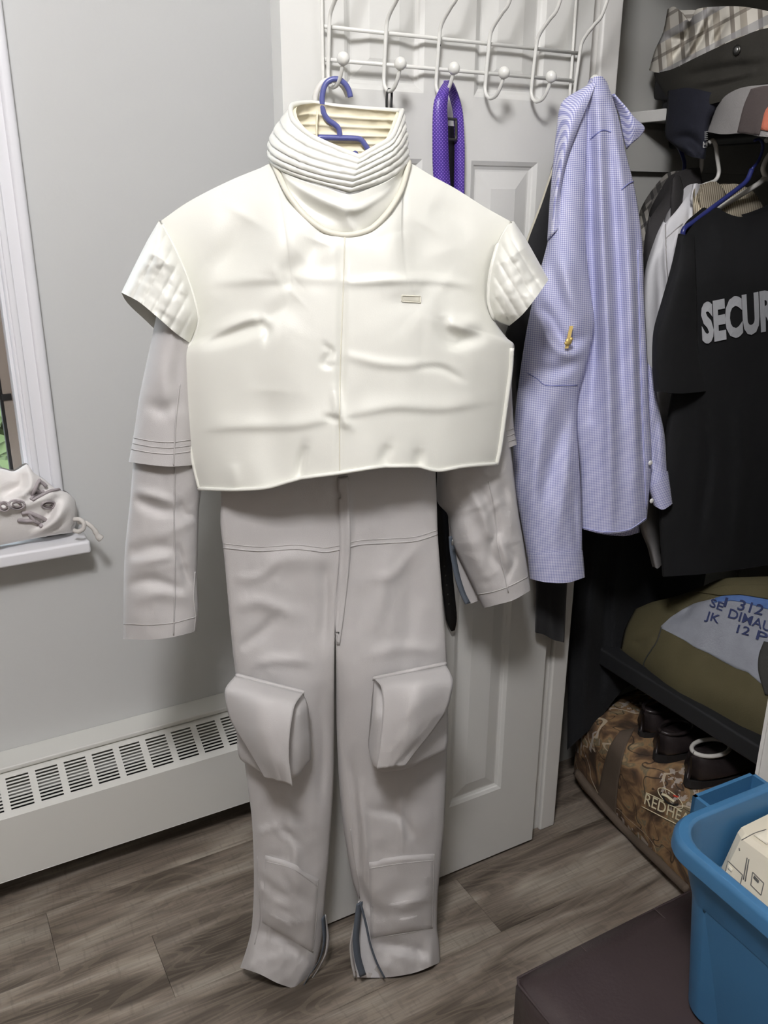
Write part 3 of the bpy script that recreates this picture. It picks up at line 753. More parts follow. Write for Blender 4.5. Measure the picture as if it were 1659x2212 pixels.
legR = garment('trouser_leg', plR, [(733, 800), (850, 800), (938, 800)], [(766, 2111), (800, 2112), (850, 2110), (900, 2100), (951, 2079)],
    [(733, 800), (731, 1030), (732, 1180), (724, 1300), (726, 1420), (727, 1560), (732, 1680), (741, 1780), (752, 1850), (762, 1905), (774, 1944), (768, 1990), (758, 2040), (766, 2111)],
    [(938, 800), (941, 1010), (944, 1100), (946, 1160), (955, 1280), (964, 1400), (967, 1480), (967, 1560), (964, 1680), (960, 1780), (952, 1870), (946, 1930), (944, 2000), (949, 2040), (951, 2079)],
    lambda S, T: .024+.022*sstep(T, .36, .55)-.026*sstep(T, .82, 1.0), lambda S, T: .045-.03*sstep(T, .85, 1), suit_m, js, 56, 150, lambda A, B: 1.7*foldR(A, B), (.0026, 16, 11), prof=leg_prof(False, .42, .58),
    extra=lambda A, B, S, T: .018*sstep(T, .93, 1.0)+.004*fbm(A*22, B*22+4, 8)*sstep(T, .72, .86)+crinkle(A, B, 6)*(.35+.65*sstep(T, .6, .8)))
# waist seam, fly, side seams
for o_, pts in ((legL, [(483, 1183), (560, 1190), (640, 1186), (700, 1192), (734, 1187)]), (legR, [(734, 1186), (780, 1176), (850, 1172), (900, 1168), (944, 1154)])):
    seam('waist_seam', o_, pts, .0013, suitseam_m, js, 40)
    seam('stitch_line', o_, [(p[0], p[1]-9) for p in pts], .0008, suitseam_m, js, 40)
patch('fly_placket', [legR, legL], [(730, 1032), (752, 1030)], [(724, 1392), (734, 1392)], [(730, 1032), (734, 1180), (728, 1300), (724, 1392)], [(752, 1030), (757, 1180), (746, 1300), (734, 1392)], .004, suit_m, js, 4, 40, sharp=False)
seam('inseam', legR, [(757, 1790), (765, 1850), (774, 1900), (777, 1940)], .0011, suitseam_m, js, 24)
seam('side_seam', legL, [(556, 1850), (560, 1930), (562, 1985), (550, 2040)], .0011, suitseam_m, js, 24)
# shin patches
def quad_patch(name, o_, c, m, parent, th=.0016, nu=14, nv=14, top=None):
    a, b_, c_, d_ = c
    return patch(name, o_, top or [a, b_], [d_, c_], [a, d_], [b_, c_], th, m, parent, nu, nv)
q = quad_patch('shin_patch', legL, [(573, 1847), (688, 1898), (676, 2058), (566, 1992)], suit_m, js, .0022, top=[(573, 1847), (612, 1857), (640, 1868), (655, 1882), (688, 1898)])
seam('stitch_line', [q, legL], [(575, 1861), (630, 1876), (686, 1914)], .0008, suitseam_m, js)
seam('stitch_line', [q, legL], [(687, 1898), (684, 1980), (676, 2056)], .0009, suitseam_m, js)
q = quad_patch('shin_patch', legR, [(797, 1862), (939, 1844), (934, 2005), (801, 2026)], suit_m, js, .0022, top=[(797, 1862), (815, 1861), (825, 1855), (870, 1848), (939, 1844)])
seam('stitch_line', [q, legR], [(798, 1876), (860, 1866), (938, 1858)], .0008, suitseam_m, js)
seam('stitch_line', [q, legR], [(938, 1845), (936, 1920), (934, 2004)], .0009, suitseam_m, js)
seam('stitch_line', [q, legR], [(801, 2026), (860, 2018), (934, 2005)], .0009, suitseam_m, js)
# ankle zips
def strip_px(name, pts, y, w, m, parent, th=.0012, n=30, side=(1, 0, 0)):
    P = np.array([sp(u, v, yy) for u, v, yy in spline([(p[0], p[1], p[2] if len(p) > 2 else y) for p in pts], n)])
    V, Fc, U = ribbon(P, side, w, th); return obj(name, V, Fc, m, parent, True, U)
strip_px('zipper_tape', [(698, 1980), (701, 2030), (692, 2070), (672, 2100), (652, 2137)], 1.226, .013, zip_m, js, side=(.80, .60, 0))
strip_px('zipper_back_flap', [(701, 1978), (708, 2030), (702, 2065), (680, 2105), (658, 2132)], 1.240, .008, suit_m, js, side=(.9, .4, 0))
# right ankle: the slit stands open, lining behind
pz = SP(1.262-.034, 1.236-.034)
garment('ankle_slit_lining', pz, [(776, 1950), (780, 1950)], [(772, 2111), (800, 2112), (833, 2112)], [(776, 1950), (766, 2010), (762, 2050), (772, 2111)], [(780, 1950), (796, 2000), (806, 2050), (833, 2112)], .002, .0, wshirt_m, js, 12, 20, closed=False)
strip_px('zipper_tape', [(777, 1950), (772, 1990), (769, 2030), (773, 2070), (784, 2108)], 1.200, .014, zip_m, js)
strip_px('zipper_tape', [(778, 1948), (789, 1990), (800, 2040), (814, 2080), (831, 2113)], 1.196, .0042, zip_m, js)
strip_px('zipper_front_edge', [(776, 1946), (766, 2000), (758, 2040), (760, 2075), (767, 2111)], 1.204, .005, suit_m, js)

# ---- cargo pockets: bellows bag, welt and a stiff flap standing proud
def px3(u, v, y): return sp(u, v, y)
def sheet(name, rows, m, parent, nu=24, nv=24, th=.0016, extra=None, smooth=True, conv=None):
    """rows: list of rows of (u, v, y) pixel points, interpolated both ways"""
    R = [spline(r, nu) for r in rows]; G = np.zeros((nv+1, nu+1, 3))
    for i in range(nu+1): G[:, i] = spline([r[i] for r in R], nv)
    P = np.array([[(conv or sp)(*g) for g in r] for r in G])
    if extra is not None:
        S, T = np.meshgrid(np.linspace(0, 1, nu+1), np.linspace(0, 1, nv+1)); P[..., 1] -= extra(S, T)
    V = P.reshape(-1, 3); o = obj(name, V, gridfaces(nu, nv), m, parent, smooth, np.stack([V[:, 0], V[:, 2]], 1))
    md = o.modifiers.new('thick', 'SOLIDIFY'); md.thickness = th; md.offset = 0
    return o
wr = lambda s: (lambda S, T: .0028*fbm(S*3+s, T*3+s*2, s)*np.clip(T*5, 0, 1))
pk = sheet('cargo_pocket', [[(512, 1462, 1.205), (580, 1480, 1.178), (655, 1499, 1.172)], [(511, 1530, 1.195), (575, 1540, 1.135), (640, 1535, 1.125), (665, 1530, 1.172)],
    [(513, 1610, 1.195), (580, 1625, 1.130), (640, 1618, 1.122), (670, 1600, 1.172)], [(520, 1640, 1.20), (580, 1672, 1.140), (636, 1676, 1.130), (672, 1640, 1.172)],
    [(540, 1648, 1.20), (590, 1672, 1.17), (640, 1672, 1.165), (670, 1642, 1.175)]], suit_m, js, 26, 26, extra=wr(3))
sheet('flap', [[(508, 1460, 1.190), (580, 1478, 1.166), (656, 1497, 1.160)], [(486, 1492, 1.160), (560, 1508, 1.108), (637, 1525, 1.106)], [(500, 1558, 1.155), (565, 1575, 1.090), (627, 1575, 1.088)],
    [(540, 1625, 1.140), (585, 1640, 1.090), (625, 1635, 1.084)], [(574, 1684, 1.128), (602, 1690, 1.104), (631, 1698, 1.090)]], suit_m, pk, 26, 30, extra=wr(5))
strip_px('welt', [(510, 1459, 1.190), (580, 1477, 1.166), (657, 1496, 1.160)], 1.17, .007, suit_m, pk, .005, side=(0, 0, 1))
pk = sheet('cargo_pocket', [[(808, 1468, 1.205), (890, 1452, 1.175), (963, 1437, 1.210)], [(802, 1540, 1.195), (815, 1545, 1.130), (900, 1540, 1.130), (966, 1530, 1.195)],
    [(797, 1600, 1.190), (812, 1640, 1.125), (890, 1640, 1.125), (966, 1605, 1.185)], [(800, 1625, 1.195), (818, 1664, 1.135), (890, 1656, 1.135), (964, 1622, 1.185)],
    [(805, 1620, 1.205), (825, 1650, 1.185), (890, 1640, 1.185), (960, 1615, 1.200)]], suit_m, js, 26, 26, extra=wr(7))
sheet('flap', [[(808, 1467, 1.193), (890, 1451, 1.160), (963, 1436, 1.195)], [(824, 1486, 1.130), (900, 1478, 1.095), (977, 1474, 1.145)], [(825, 1545, 1.107), (890, 1535, 1.080), (962, 1540, 1.130)],
    [(821, 1610, 1.097), (870, 1600, 1.080), (918, 1602, 1.110)], [(814, 1663, 1.095), (845, 1660, 1.090), (872, 1654, 1.100)]], suit_m, pk, 26, 30, extra=wr(9))
strip_px('welt', [(806, 1466, 1.193), (890, 1449, 1.158), (963, 1434, 1.195)], 1.15, .007, suit_m, pk, .005, side=(0, 0, 1))

# ---- sleeves
plS = SP(1.29)
fS = Creases(plS, [('v', [(285, 1075), (340, 1100), (378, 1105)], .010, .007), ('r', [(285, 1060), (330, 1070), (378, 1085)], .008, .005), ('v', [(270, 1200), (330, 1180), (375, 1190)], .014, .006),
    ('r', [(275, 1215), (330, 1210), (370, 1200)], .010, .005), ('v', [(275, 1265), (330, 1255), (400, 1280)], .010, .006), ('r', [(300, 1295), (360, 1280), (420, 1290)], .012, .004),
    ('v', [(385, 1080), (400, 1110), (425, 1120)], .007, .005), ('v', [(385, 1180), (400, 1240), (412, 1270)], .006, .005)])
sl = garment('sleeve', plS, [(330, 760), (380, 760), (420, 770)], [(266, 1380), (320, 1382), (370, 1377), (424, 1364)],
    [(330, 760), (305, 880), (288, 1000), (280, 1090), (270, 1185), (267, 1260), (266, 1380)], [(420, 770), (432, 900), (436, 1040), (430, 1100), (427, 1200), (426, 1250), (429, 1320), (424, 1364)],
    .042, .028, suit_m, js, 40, 90, lambda A, B: 1.6*fS(A, B)+crinkle(A, B, 4), (.0024, 22, 6))
seam('sleeve_seam', sl, [(378, 1010), (376, 1120), (378, 1240), (375, 1372)], .0013, suitseam_m, sl)
seam('cuff_stitch', sl, [(268, 1348), (330, 1349), (375, 1345), (425, 1332)], .0009, suitseam_m, sl)
seam('cuff_slit', sl, [(421, 1235), (418, 1290), (422, 1330), (419, 1364)], .0012, suitseam_m, sl)
plO = SP(1.282)
fO = Creases(plO, [('v', [(310, 870), (350, 885), (385, 870)], .012, .007), ('r', [(345, 760), (350, 830), (375, 900)], .012, .005), ('v', [(388, 740), (382, 820), (395, 900)], .010, .006)])
ov = garment('oversleeve', plO, [(342, 660), (375, 680), (410, 690)], [(278, 998), (330, 1005), (370, 1008), (425, 1004)],
    [(342, 660), (330, 720), (315, 790), (300, 862), (290, 930), (285, 960), (278, 998)], [(410, 690), (420, 800), (425, 900), (425, 1004)], .055, .035, suit_m, js, 40, 50, fO, (.0012, 20, 2))
for dv in (0, 12, 25): seam('hem_stitch', ov, [(287-dv*.2, 945+dv), (330, 953+dv), (370, 955+dv), (410, 950+dv)], .0009, suitseam_m, ov)
seam('sleeve_seam', ov, [(388, 830), (380, 900), (375, 1005)], .0013, suitseam_m, ov)
plT = SP(1.325)
fT = Creases(plT, [('r', [(1010, 1050), (1040, 1100), (1060, 1170)], .012, .007), ('v', [(1040, 1060), (1065, 1120), (1070, 1180)], .010, .007), ('r', [(1060, 1150), (1085, 1180), (1100, 1230)], .010, .006),
    ('v', [(1080, 1140), (1060, 1190), (1090, 1240)], .008, .006), ('v', [(1085, 1040), (1095, 1090), (1110, 1110)], .010, .007), ('r', [(1000, 1120), (1020, 1180), (1040, 1240)], .015, .005),
    ('v', [(1090, 1180), (1110, 1210), (1090, 1260)], .006, .004)])
sr = garment('sleeve', plT, [(942, 940), (1020, 930), (1098, 930)], [(1044, 1314), (1075, 1306), (1110, 1296), (1146, 1275)],
    [(942, 940), (944, 1020), (944, 1082), (966, 1110), (972, 1140), (980, 1180), (1000, 1222), (1044, 1314)], [(1098, 930), (1106, 990), (1114, 1060), (1122, 1120), (1132, 1180), (1146, 1275)],
    .046, .032, suit_m, js, 40, 80, lambda A, B: 1.4*fT(A, B)+crinkle(A, B, 8), (.0022, 24, 4))
seam('sleeve_seam', sr, [(1055, 1040), (1068, 1100), (1076, 1180), (1098, 1280)], .0012, suitseam_m, sr)
seam('cuff_stitch', sr, [(1030, 1284), (1065, 1278), (1100, 1266), (1140, 1246)], .0010, suitseam_m, sr)
pzz = SP(1.345)
garment('cuff_slit_lining', pzz, [(970, 1150), (985, 1150)], [(1004, 1306), (1020, 1303), (1042, 1294)], [(970, 1150), (974, 1200), (985, 1260), (1004, 1306)], [(985, 1150), (1005, 1210), (1025, 1255), (1042, 1294)], .006, .0, suit_m, sr, 10, 20, closed=False)
strip_px('zipper_tape', [(975, 1158), (978, 1195), (988, 1245), (1000, 1282), (1011, 1304)], 1.312, .0115, zip_m, sr)
V, Fc = ball(sp(978, 1172, 1.285), .004, 8, 6, (.8, .5, 1.6)); obj('zipper_pull', V, Fc, zipmetal_m, sr)
plU = SP(1.345)
ov2 = garment('oversleeve', plU, [(1040, 760), (1070, 760), (1104, 770)], [(1030, 985), (1075, 977), (1117, 960)], [(1040, 760), (1035, 880), (1030, 985)], [(1104, 770), (1106, 850), (1110, 920), (1117, 960)], .040, .030, suit_m, js, 30, 40, None, (.001, 20, 2))
for dv in (0, 12, 24): seam('hem_stitch', ov2, [(1070, 936+dv), (1090, 932+dv), (1112+dv*.12, 924+dv)], .0009, suitseam_m, ov2)

# ================================================================== the white jacket
jk = thing('quilted_jacket', (.63, 1.24, .97), 'cropped ivory satin jacket with quilted collar and cap sleeves, on a blue hanger', 'jacket')
plJ = SP(1.258)
fJ = Creases(plJ, [
    ('s', [(402, 628), (500, 615), (620, 608), (735, 612)], .006, .005), ('r', [(745, 612), (860, 604), (950, 606), (1050, 622)], .007, .005),
    ('s', [(405, 935), (520, 928), (640, 925), (735, 905)], .005, .004), ('s', [(740, 905), (850, 885), (960, 888), (1080, 868)], .005, .004),
    ('v', [(425, 745), (480, 728), (540, 708), (575, 705)], .011, .010), ('r', [(420, 725), (480, 712), (545, 690), (572, 700)], .009, .007),
    ('v', [(560, 690), (578, 715), (572, 740)], .006, .005),
    ('v', [(540, 470), (505, 540), (460, 595), (420, 600)], .028, .014), ('v', [(690, 520), (670, 575), (600, 605)], .022, .012), ('r', [(730, 530), (690, 560), (640, 610)], .015, .006),
    ('r', [(620, 430), (600, 520), (590, 600)], .03, .008),
    ('v', [(700, 745), (715, 760), (700, 785), (720, 790)], .006, .004), ('v', [(640, 640), (600, 680), (570, 690)], .018, .006),
    ('v', [(955, 680), (960, 715), (1000, 735), (1055, 720)], .012, .009), ('r', [(965, 690), (1000, 700), (1045, 690)], .012, .007), ('v', [(955, 730), (975, 745), (1000, 745)], .006, .005),
    ('v', [(930, 490), (900, 560), (960, 620)], .035, .010), ('r', [(850, 500), (870, 570), (920, 620)], .03, .008),
    ('v', [(895, 795), (950, 795), (1000, 822)], .006, .004), ('r', [(740, 765), (830, 785), (950, 790)], .008, .003),
    ('v', [(840, 650), (890, 655), (940, 648)], .014, .002), ('r', [(820, 630), (880, 622), (940, 628)], .014, .0018),
    ('v', [(590, 840), (585, 960), (600, 1050)], .03, .007), ('r', [(500, 1000), (505, 1040), (500, 1062)], .012, .004),
    ('v', [(660, 960), (650, 1000), (645, 1035)], .008, .006), ('v', [(840, 960), (830, 990), (835, 1012)], .010, .005), ('v', [(905, 970), (905, 1000), (910, 1012)], .010, .005),
    ('v', [(738, 520), (740, 700), (735, 900), (734, 1025)], .006, .005), ('r', [(725, 840), (735, 900), (760, 925)], .008, .006), ('v', [(700, 900), (730, 905), (735, 890)], .006, .004),
    ('v', [(1020, 520), (985, 470), (930, 440)], .02, .006), ('v', [(400, 800), (395, 860), (412, 940)], .010, .005)])
TOP = [(345, 479), (400, 440), (455, 410), (510, 384), (560, 364), (591, 351), (600, 372), (622, 418), (655, 462), (700, 497), (750, 508), (800, 495), (838, 458), (866, 412), (881, 362), (884, 351), (930, 378), (985, 408), (1045, 446), (1106, 480)]
_sx = [plJ.loc(*p) for p in ((345, 479), (455, 410), (591, 351), (738, 340), (884, 351), (985, 408), (1106, 480))]
def jdepth(A, B, S, T):
    dz = np.clip(np.interp(A, [p[0] for p in _sx], [p[1] for p in _sx])-B, 0, 1)
    return .118*(1-np.abs(2*S-1)**2.2)**.8*(1-np.exp(-dz/.085))*(1+.06*sstep(T, .6, 1))
jb = garment('body', plJ, TOP, [(428, 1058), (500, 1060), (575, 1056), (650, 1036), (735, 1024), (820, 1011), (900, 1010), (945, 1019), (1000, 1010), (1075, 1004)],
    [(345, 479), (372, 530), (400, 592), (418, 645), (427, 690), (416, 736), (386, 768), (390, 840), (400, 915), (414, 1000), (428, 1058)],
    [(1106, 480), (1078, 525), (1060, 590), (1055, 650), (1070, 695), (1095, 730), (1111, 746), (1106, 790), (1098, 850), (1090, 910), (1083, 970), (1075, 1004)],
    0.0, lambda S, T: .035*np.clip(np.minimum(S, 1-S)*10, 0, 1), satin_m, jk, 150, 130, lambda A, B: 1.5*fJ(A, B), (.0034, 9, 21), prof=lambda S, T: np.ones_like(S)*1.0, extra=jdepth, raw=True)
# stand collar: rings of (u, v, y) from the top rim to the neck seam
def loop3(pts, n):
    P = np.array([sp(u, v, y) for u, v, y in pts]); P = np.vstack([P, P[:1]])
    L = np.concatenate([[0], np.cumsum(np.linalg.norm(np.diff(P, axis=0), axis=1))]); q = np.linspace(0, L[-1], n, endpoint=False)
    return np.stack([np.interp(q, L, P[:, k]) for k in range(3)], 1)
# corresponding points: front, right-front x2, right corner, right-back, back x2, left-back, left corner, left-front x2
rimT = [(776, 342, 1.158), (812, 321, 1.172), (846, 298, 1.192), (867, 246, 1.238), (862, 242, 1.262), (800, 238, 1.292), (720, 231, 1.300), (672, 224, 1.296), (630, 231, 1.262), (634, 262, 1.215), (672, 296, 1.185), (722, 320, 1.168)]
rimM = [(765, 380, 1.150), (812, 358, 1.164), (850, 335, 1.186), (876, 300, 1.236), (862, 296, 1.270), (800, 295, 1.305), (720, 292, 1.312), (650, 290, 1.300), (588, 300, 1.252), (598, 322, 1.205), (650, 350, 1.176), (706, 368, 1.160)]
rimB = [(756, 417, 1.158), (806, 402, 1.170), (848, 382, 1.192), (880, 352, 1.240), (862, 345, 1.275), (800, 342, 1.305), (720, 342, 1.310), (650, 346, 1.300), (593, 352, 1.250), (612, 370, 1.212), (652, 386, 1.186), (702, 402, 1.168)]
NK = 12
def ring(pts, per=12):
    P = np.array([sp(u, v, y) for u, v, y in pts]); out = []
    for i in range(len(P)):
        p0, p1, p2, p3 = P[i-1], P[i], P[(i+1) % len(P)], P[(i+2) % len(P)]
        corner1, corner2 = i in (0,), (i+1) % len(P) in (0,)
        m1 = (p2-p1) if corner1 else (p2-p0)*.4; m2 = (p2-p1) if corner2 else (p3-p1)*.4
        for t in np.linspace(0, 1, per, endpoint=False):
            out.append((2*t**3-3*t**2+1)*p1+(t**3-2*t**2+t)*m1+(-2*t**3+3*t**2)*p2+(t**3-t**2)*m2)
    return np.array(out)
T_, M_, B_ = ring(rimT), ring(rimM), ring(rimB); n = len(T_); nr = 48; R_ = []
for j in range(nr+1):
    t_ = j/nr; q = T_*(1-t_)*(1-2*t_)+M_*4*t_*(1-t_)+B_*t_*(2*t_-1)
    c = q.mean(0); out = q-c; out[:, 2] = 0; out /= np.linalg.norm(out, axis=1)[:, None]+1e-9
    ph = (t_*6.0) % 1.0; pad = .0042*math.sqrt(max(0, math.sin(math.pi*ph)))
    ang = np.arange(n)/n
    pk_ = .0013*fbm(ang*60, np.full(n, t_*6.0), 4)
    R_.append(q+out*(pad+pk_*(1 if 0 < j < nr else .3))[:, None])
V = np.array(R_).reshape(-1, 3); Fc = [(j*n+i, (j+1)*n+i, (j+1)*n+(i+1) % n, j*n+(i+1) % n) for j in range(nr) for i in range(n)]
cl = obj('collar', V, Fc, quilt_m, jk); md = cl.modifiers.new('thick', 'SOLIDIFY'); md.thickness = .004; md.offset = -1
V = np.array([r-np.array([0, 0, 0])-.0085*((lambda o_: o_/(np.linalg.norm(o_, axis=1)[:, None]+1e-9))((r-r.mean(0))*np.array([1, 1, 0]))) for r in R_]).reshape(-1, 3); obj('collar_lining', V, Fc, lining_m, cl)
V, Fc = tube(np.vstack([T_, T_[:2]])+np.array([0, 0, .0015]), .0038, 8, False); obj('rim_binding', V, Fc, quilt_m, cl)
V, Fc = tube(np.array(R_)[2:-2, 8*12+10]+np.array([.004, -.004, 0]), .0018, 6); 
P = np.array([sp(u, v, 1.288) for u, v in spline([(686, 240), (684, 270), (684, 300), (684, 340)], 12)])
V, Fc = tube(P, .0016, 6); obj('lining_seam', V, Fc, lining_m, cl)
# neck panel between the collar and the neckline piping
pn = sheet('neck_panel', [[(592, 351, 1.238), (612, 372, 1.205), (652, 389, 1.180), (704, 405, 1.163), (756, 420, 1.153), (806, 405, 1.165), (848, 384, 1.186), (881, 352, 1.236)],
    [(598, 368, 1.232), (630, 405, 1.188), (672, 430, 1.172), (715, 445, 1.160), (756, 452, 1.152), (800, 442, 1.160), (842, 412, 1.184), (880, 362, 1.234)],
    [(602, 376, 1.226), (624, 420, 1.190), (656, 464, 1.180), (700, 498, 1.170), (750, 511, 1.168), (800, 497, 1.170), (838, 460, 1.180), (868, 412, 1.205), (882, 362, 1.232)]], satin_m, jk, 60, 36, .002,
    extra=lambda S, T: .008*np.exp(-((T-.30-.12*S)/.10)**2)*np.exp(-((S-.38)/.28)**2)-.009*np.exp(-((T-.62)/.16)**2)*np.exp(-((S-.34)/.16)**2)+.006*np.exp(-(((S-.50)-.10*(T-.6))/.03)**2)*sstep(T, .3, .5)-.004*np.exp(-((S-.68)/.08)**2))
P = np.array([sp(u, v, yy) for u, v, yy in spline([(590, 350, 1.236), (600, 373, 1.215), (622, 418, 1.183), (655, 462, 1.171), (700, 497, 1.162), (750, 508, 1.160), (800, 495, 1.162), (838, 458, 1.172), (866, 412, 1.196), (881, 362, 1.226), (884, 350, 1.238)], 70)])
V, Fc = tube(P, .0042, 10); obj('neck_piping', V, Fc, piping_m, jk)
# cap sleeves with quilted channels
def quilt(p0, p1, seed):
    (ax, ay), (bx, by) = SP(1.268).loc(*p0), SP(1.268).loc(*p1); L_ = math.hypot(bx-ax, by-ay); nx_, ny_ = -(by-ay)/L_, (bx-ax)/L_
    def f(A, B, S, T):
        d_ = np.abs((A-ax)*nx_+(B-ay)*ny_); al = (A-ax)*ny_-(B-ay)*nx_
        ph = (d_/.0175) % 1.0
        return .0050*np.sqrt(np.clip(np.sin(math.pi*ph), 0, 1))-.003+.0030*fbm(d_/.0175*.9+seed, al*62, seed, 2)
    return f
plC = SP(1.268)
c1 = garment('cap_sleeve', plC, [(343, 477), (349, 480)], [(262, 632), (300, 652), (340, 685), (380, 720), (412, 742)], [(343, 477), (318, 520), (290, 575), (262, 632)],
    [(349, 480), (374, 528), (402, 590), (420, 645), (429, 692), (412, 742)], lambda S, T: .064*np.clip(T*2.4, 0, 1)**.7, .04, quilt_m, jk, 64, 70, None, extra=quilt((343, 477), (262, 632), 3), back_drop=.035)
c2 = garment('cap_sleeve', plC, [(1102, 478), (1110, 478)], [(1100, 704), (1130, 678), (1160, 640), (1185, 604)], [(1102, 478), (1076, 524), (1058, 590), (1054, 650), (1068, 690), (1100, 704)],
    [(1110, 478), (1138, 520), (1165, 568), (1185, 604)], lambda S, T: .070*np.clip(T*2.4, 0, 1)**.7, .04, quilt_m, jk, 64, 70, None, extra=quilt((1110, 478), (1185, 604), 5), back_drop=.0)
for c_, pts in ((c1, [(262, 633), (300, 653), (340, 686), (380, 721), (411, 741)]),):
    pass
seam('armhole_piping', [jb, c1], [(350, 485), (374, 530), (402, 592), (420, 645), (428, 690), (417, 735), (388, 767)], .0034, quilt_m, c1, 40)
seam('armhole_piping', [jb, c2], [(1100, 486), (1078, 525), (1061, 590), (1057, 650), (1071, 693), (1095, 728)], .0034, quilt_m, c2, 40)
seam('side_piping', jb, [(390, 775), (394, 840), (404, 915), (418, 1000), (431, 1055)], .0028, satin_m, jk, 40)
seam('side_piping', jb, [(1104, 752), (1101, 800), (1093, 860), (1085, 920), (1078, 970), (1071, 1002)], .0042, satin_m, jk, 40)
seam('centre_seam', jb, [(745, 512), (742, 620), (736, 760), (733, 900), (734, 1022)], .0010, piping_m, jk, 70)
seam('hem_roll', jb, [(430, 1055), (500, 1057), (575, 1053), (650, 1033), (735, 1021), (820, 1008), (900, 1007), (945, 1016), (1000, 1007), (1073, 1001)], .0032, satin_m, jk, 70)
patch('chest_tab', jb, [(868, 638), (908, 640)], [(868, 650), (908, 653)], [(868, 638), (868, 650)], [(908, 640), (908, 653)], .0006, piping_m, jk, 6, 4, lift=.0002)
for a_, b_ in (((868, 638), (908, 640)), ((868, 651), (908, 654)), ((868, 638), (868, 651)), ((908, 640), (908, 654))):
    seam('tab_stitch', jb, [a_, ((a_[0]+b_[0])/2, (a_[1]+b_[1])/2), b_], .0011, piping_m, jk, 12, .0006)

# ================================================================== small things on the hooks
t = thing('necktie', (.85, 1.30, 1.42), 'purple dotted necktie looped over the third hook', 'necktie')
P = np.array([on(u, v, y=yy) for u, v, yy in spline([(967, 178, 1.318), (957, 200, 1.300), (951, 230, 1.296), (951, 290, 1.296), (952, 350, 1.298), (956, 420, 1.30), (958, 500, 1.30)], 50)])
V, Fc, U = ribbon(P, (.98, -.2, 0), np.interp(np.linspace(0, 1, 51), [0, .12, .3, 1], [.012, .022, .0255, .031]), .004); obj('wide_blade', V, Fc, tie_m, t, True, U)
P = np.array([on(u, v, y=yy) for u, v, yy in spline([(967, 178, 1.318), (974, 190, 1.330), (983, 215, 1.336), (990, 250, 1.338), (993, 320, 1.338), (992, 400, 1.338), (992, 500, 1.338)], 50)])
V, Fc, U = ribbon(P, (.7, -.7, 0), np.interp(np.linspace(0, 1, 51), [0, .2, 1], [.014, .016, .019]), .006); obj('narrow_blade', V, Fc, tie_m, t, True, U)
t = thing('belt', (.88, 1.336, .66), 'black leather belt with punched holes hanging from the third hook', 'belt')
P = np.array([on(u, v, y=1.345) for u, v in spline([(968, 272), (970, 330), (968, 420), (962, 600), (955, 800), (950, 950), (951, 1040), (957, 1150), (966, 1250), (978, 1362)], 90)])
wd = np.full(91, .026); wd[-3:] = (.024, .018, .008)
V, Fc, U = ribbon(P, (1, 0, 0), wd, .0035); obj('strap', V, Fc, blackl_m, t, True, U)
V, Fc = tube(np.array([on(u, v, y=1.335) for u, v in spline([(960, 300), (960, 256), (985, 258), (985, 302), (960, 300)], 24, False)]), .0025, 6); obj('buckle', V, Fc, btnd_m, t)
for k in range(5):
    V, Fc = ball(on(960+k*2.4, 1223+k*20.5, y=1.3425), .0022, 8, 6, (1, .4, 1)); obj('punched_hole', V, Fc, webb_m, t)
t = thing('lanyard', (.745, 1.325, 1.5), 'thin black and white cord looped on the second hook', 'lanyard')
P = np.array([on(u, v, y=1.33) for u, v in spline([(836, 260), (835, 220), (837, 196), (842, 192), (846, 200), (845, 230), (844, 265)], 30)])
V, Fc, U = ribbon(P, (.3, .95, 0), .006, .0028); obj('cord', V, Fc, blackl_m, t, True, U)

# black trousers behind the shirt
t = thing('black_trousers', (1.13, 1.33, .55), 'black trousers with pale piping hanging behind the lavender shirt', 'trousers')
plB = Pl(1.335, 1.335)
fB = Creases(plB, [('v', [(1190, 1260), (1195, 1330), (1200, 1380)], .012, .006), ('r', [(1160, 560), (1150, 700), (1170, 900)], .02, .006)])
tr = garment('trouser_body', plB, [(1196, 350), (1230, 340), (1262, 330)], [(1156, 1366), (1175, 1371), (1195, 1382), (1219, 1388)], [(1196, 350), (1172, 430), (1140, 510), (1118, 570), (1098, 700), (1090, 730), (1110, 760), (1118, 900), (1130, 1050), (1150, 1180), (1158, 1270), (1156, 1366)],
    [(1262, 330), (1275, 500), (1270, 700), (1260, 900), (1240, 1100), (1226, 1250), (1219, 1388)], .022, .012, black_m, t, 30, 70, fB, (.002, 14, 3))
seam('piping', tr, [(1196, 362), (1170, 440), (1144, 508), (1136, 532)], .0022, mat('pale_piping', lin(190, 186, 168), .7), tr)

# ================================================================== lavender gingham shirt on the last hook
def GP(a, c): return Pl(a, c, -24.0, 1.13)
GP0 = GP(1.25, 1.25)
def gpx(u, v, y):
    O = GP0.O+GP0.n*(1.25-y); d_ = ray_dir(u, v); return CAM+d_*(((O-CAM)@GP0.n)/(d_@GP0.n))
sh = thing('gingham_shirt', (1.18, 1.24, .68), 'lavender gingham dress shirt hung by the collar on the last hook', 'shirt')
plG = GP(1.262, 1.262)
fG = Creases(plG, [('r', [(1291, 172), (1296, 300), (1300, 480), (1312, 700), (1318, 900), (1318, 1150)], .014, .016), ('v', [(1272, 230), (1276, 380), (1278, 520), (1285, 700), (1275, 900)], .012, .018),
    ('r', [(1318, 200), (1335, 330), (1352, 460), (1362, 640), (1370, 900), (1372, 1120)], .014, .010), ('v', [(1306, 230), (1320, 400), (1335, 600), (1345, 900)], .012, .010),
    ('v', [(1375, 500), (1380, 700), (1385, 900), (1392, 1060)], .007, .007), ('r', [(1245, 300), (1240, 420), (1242, 520)], .012, .008), ('v', [(1262, 480), (1258, 600), (1270, 720)], .010, .008)])
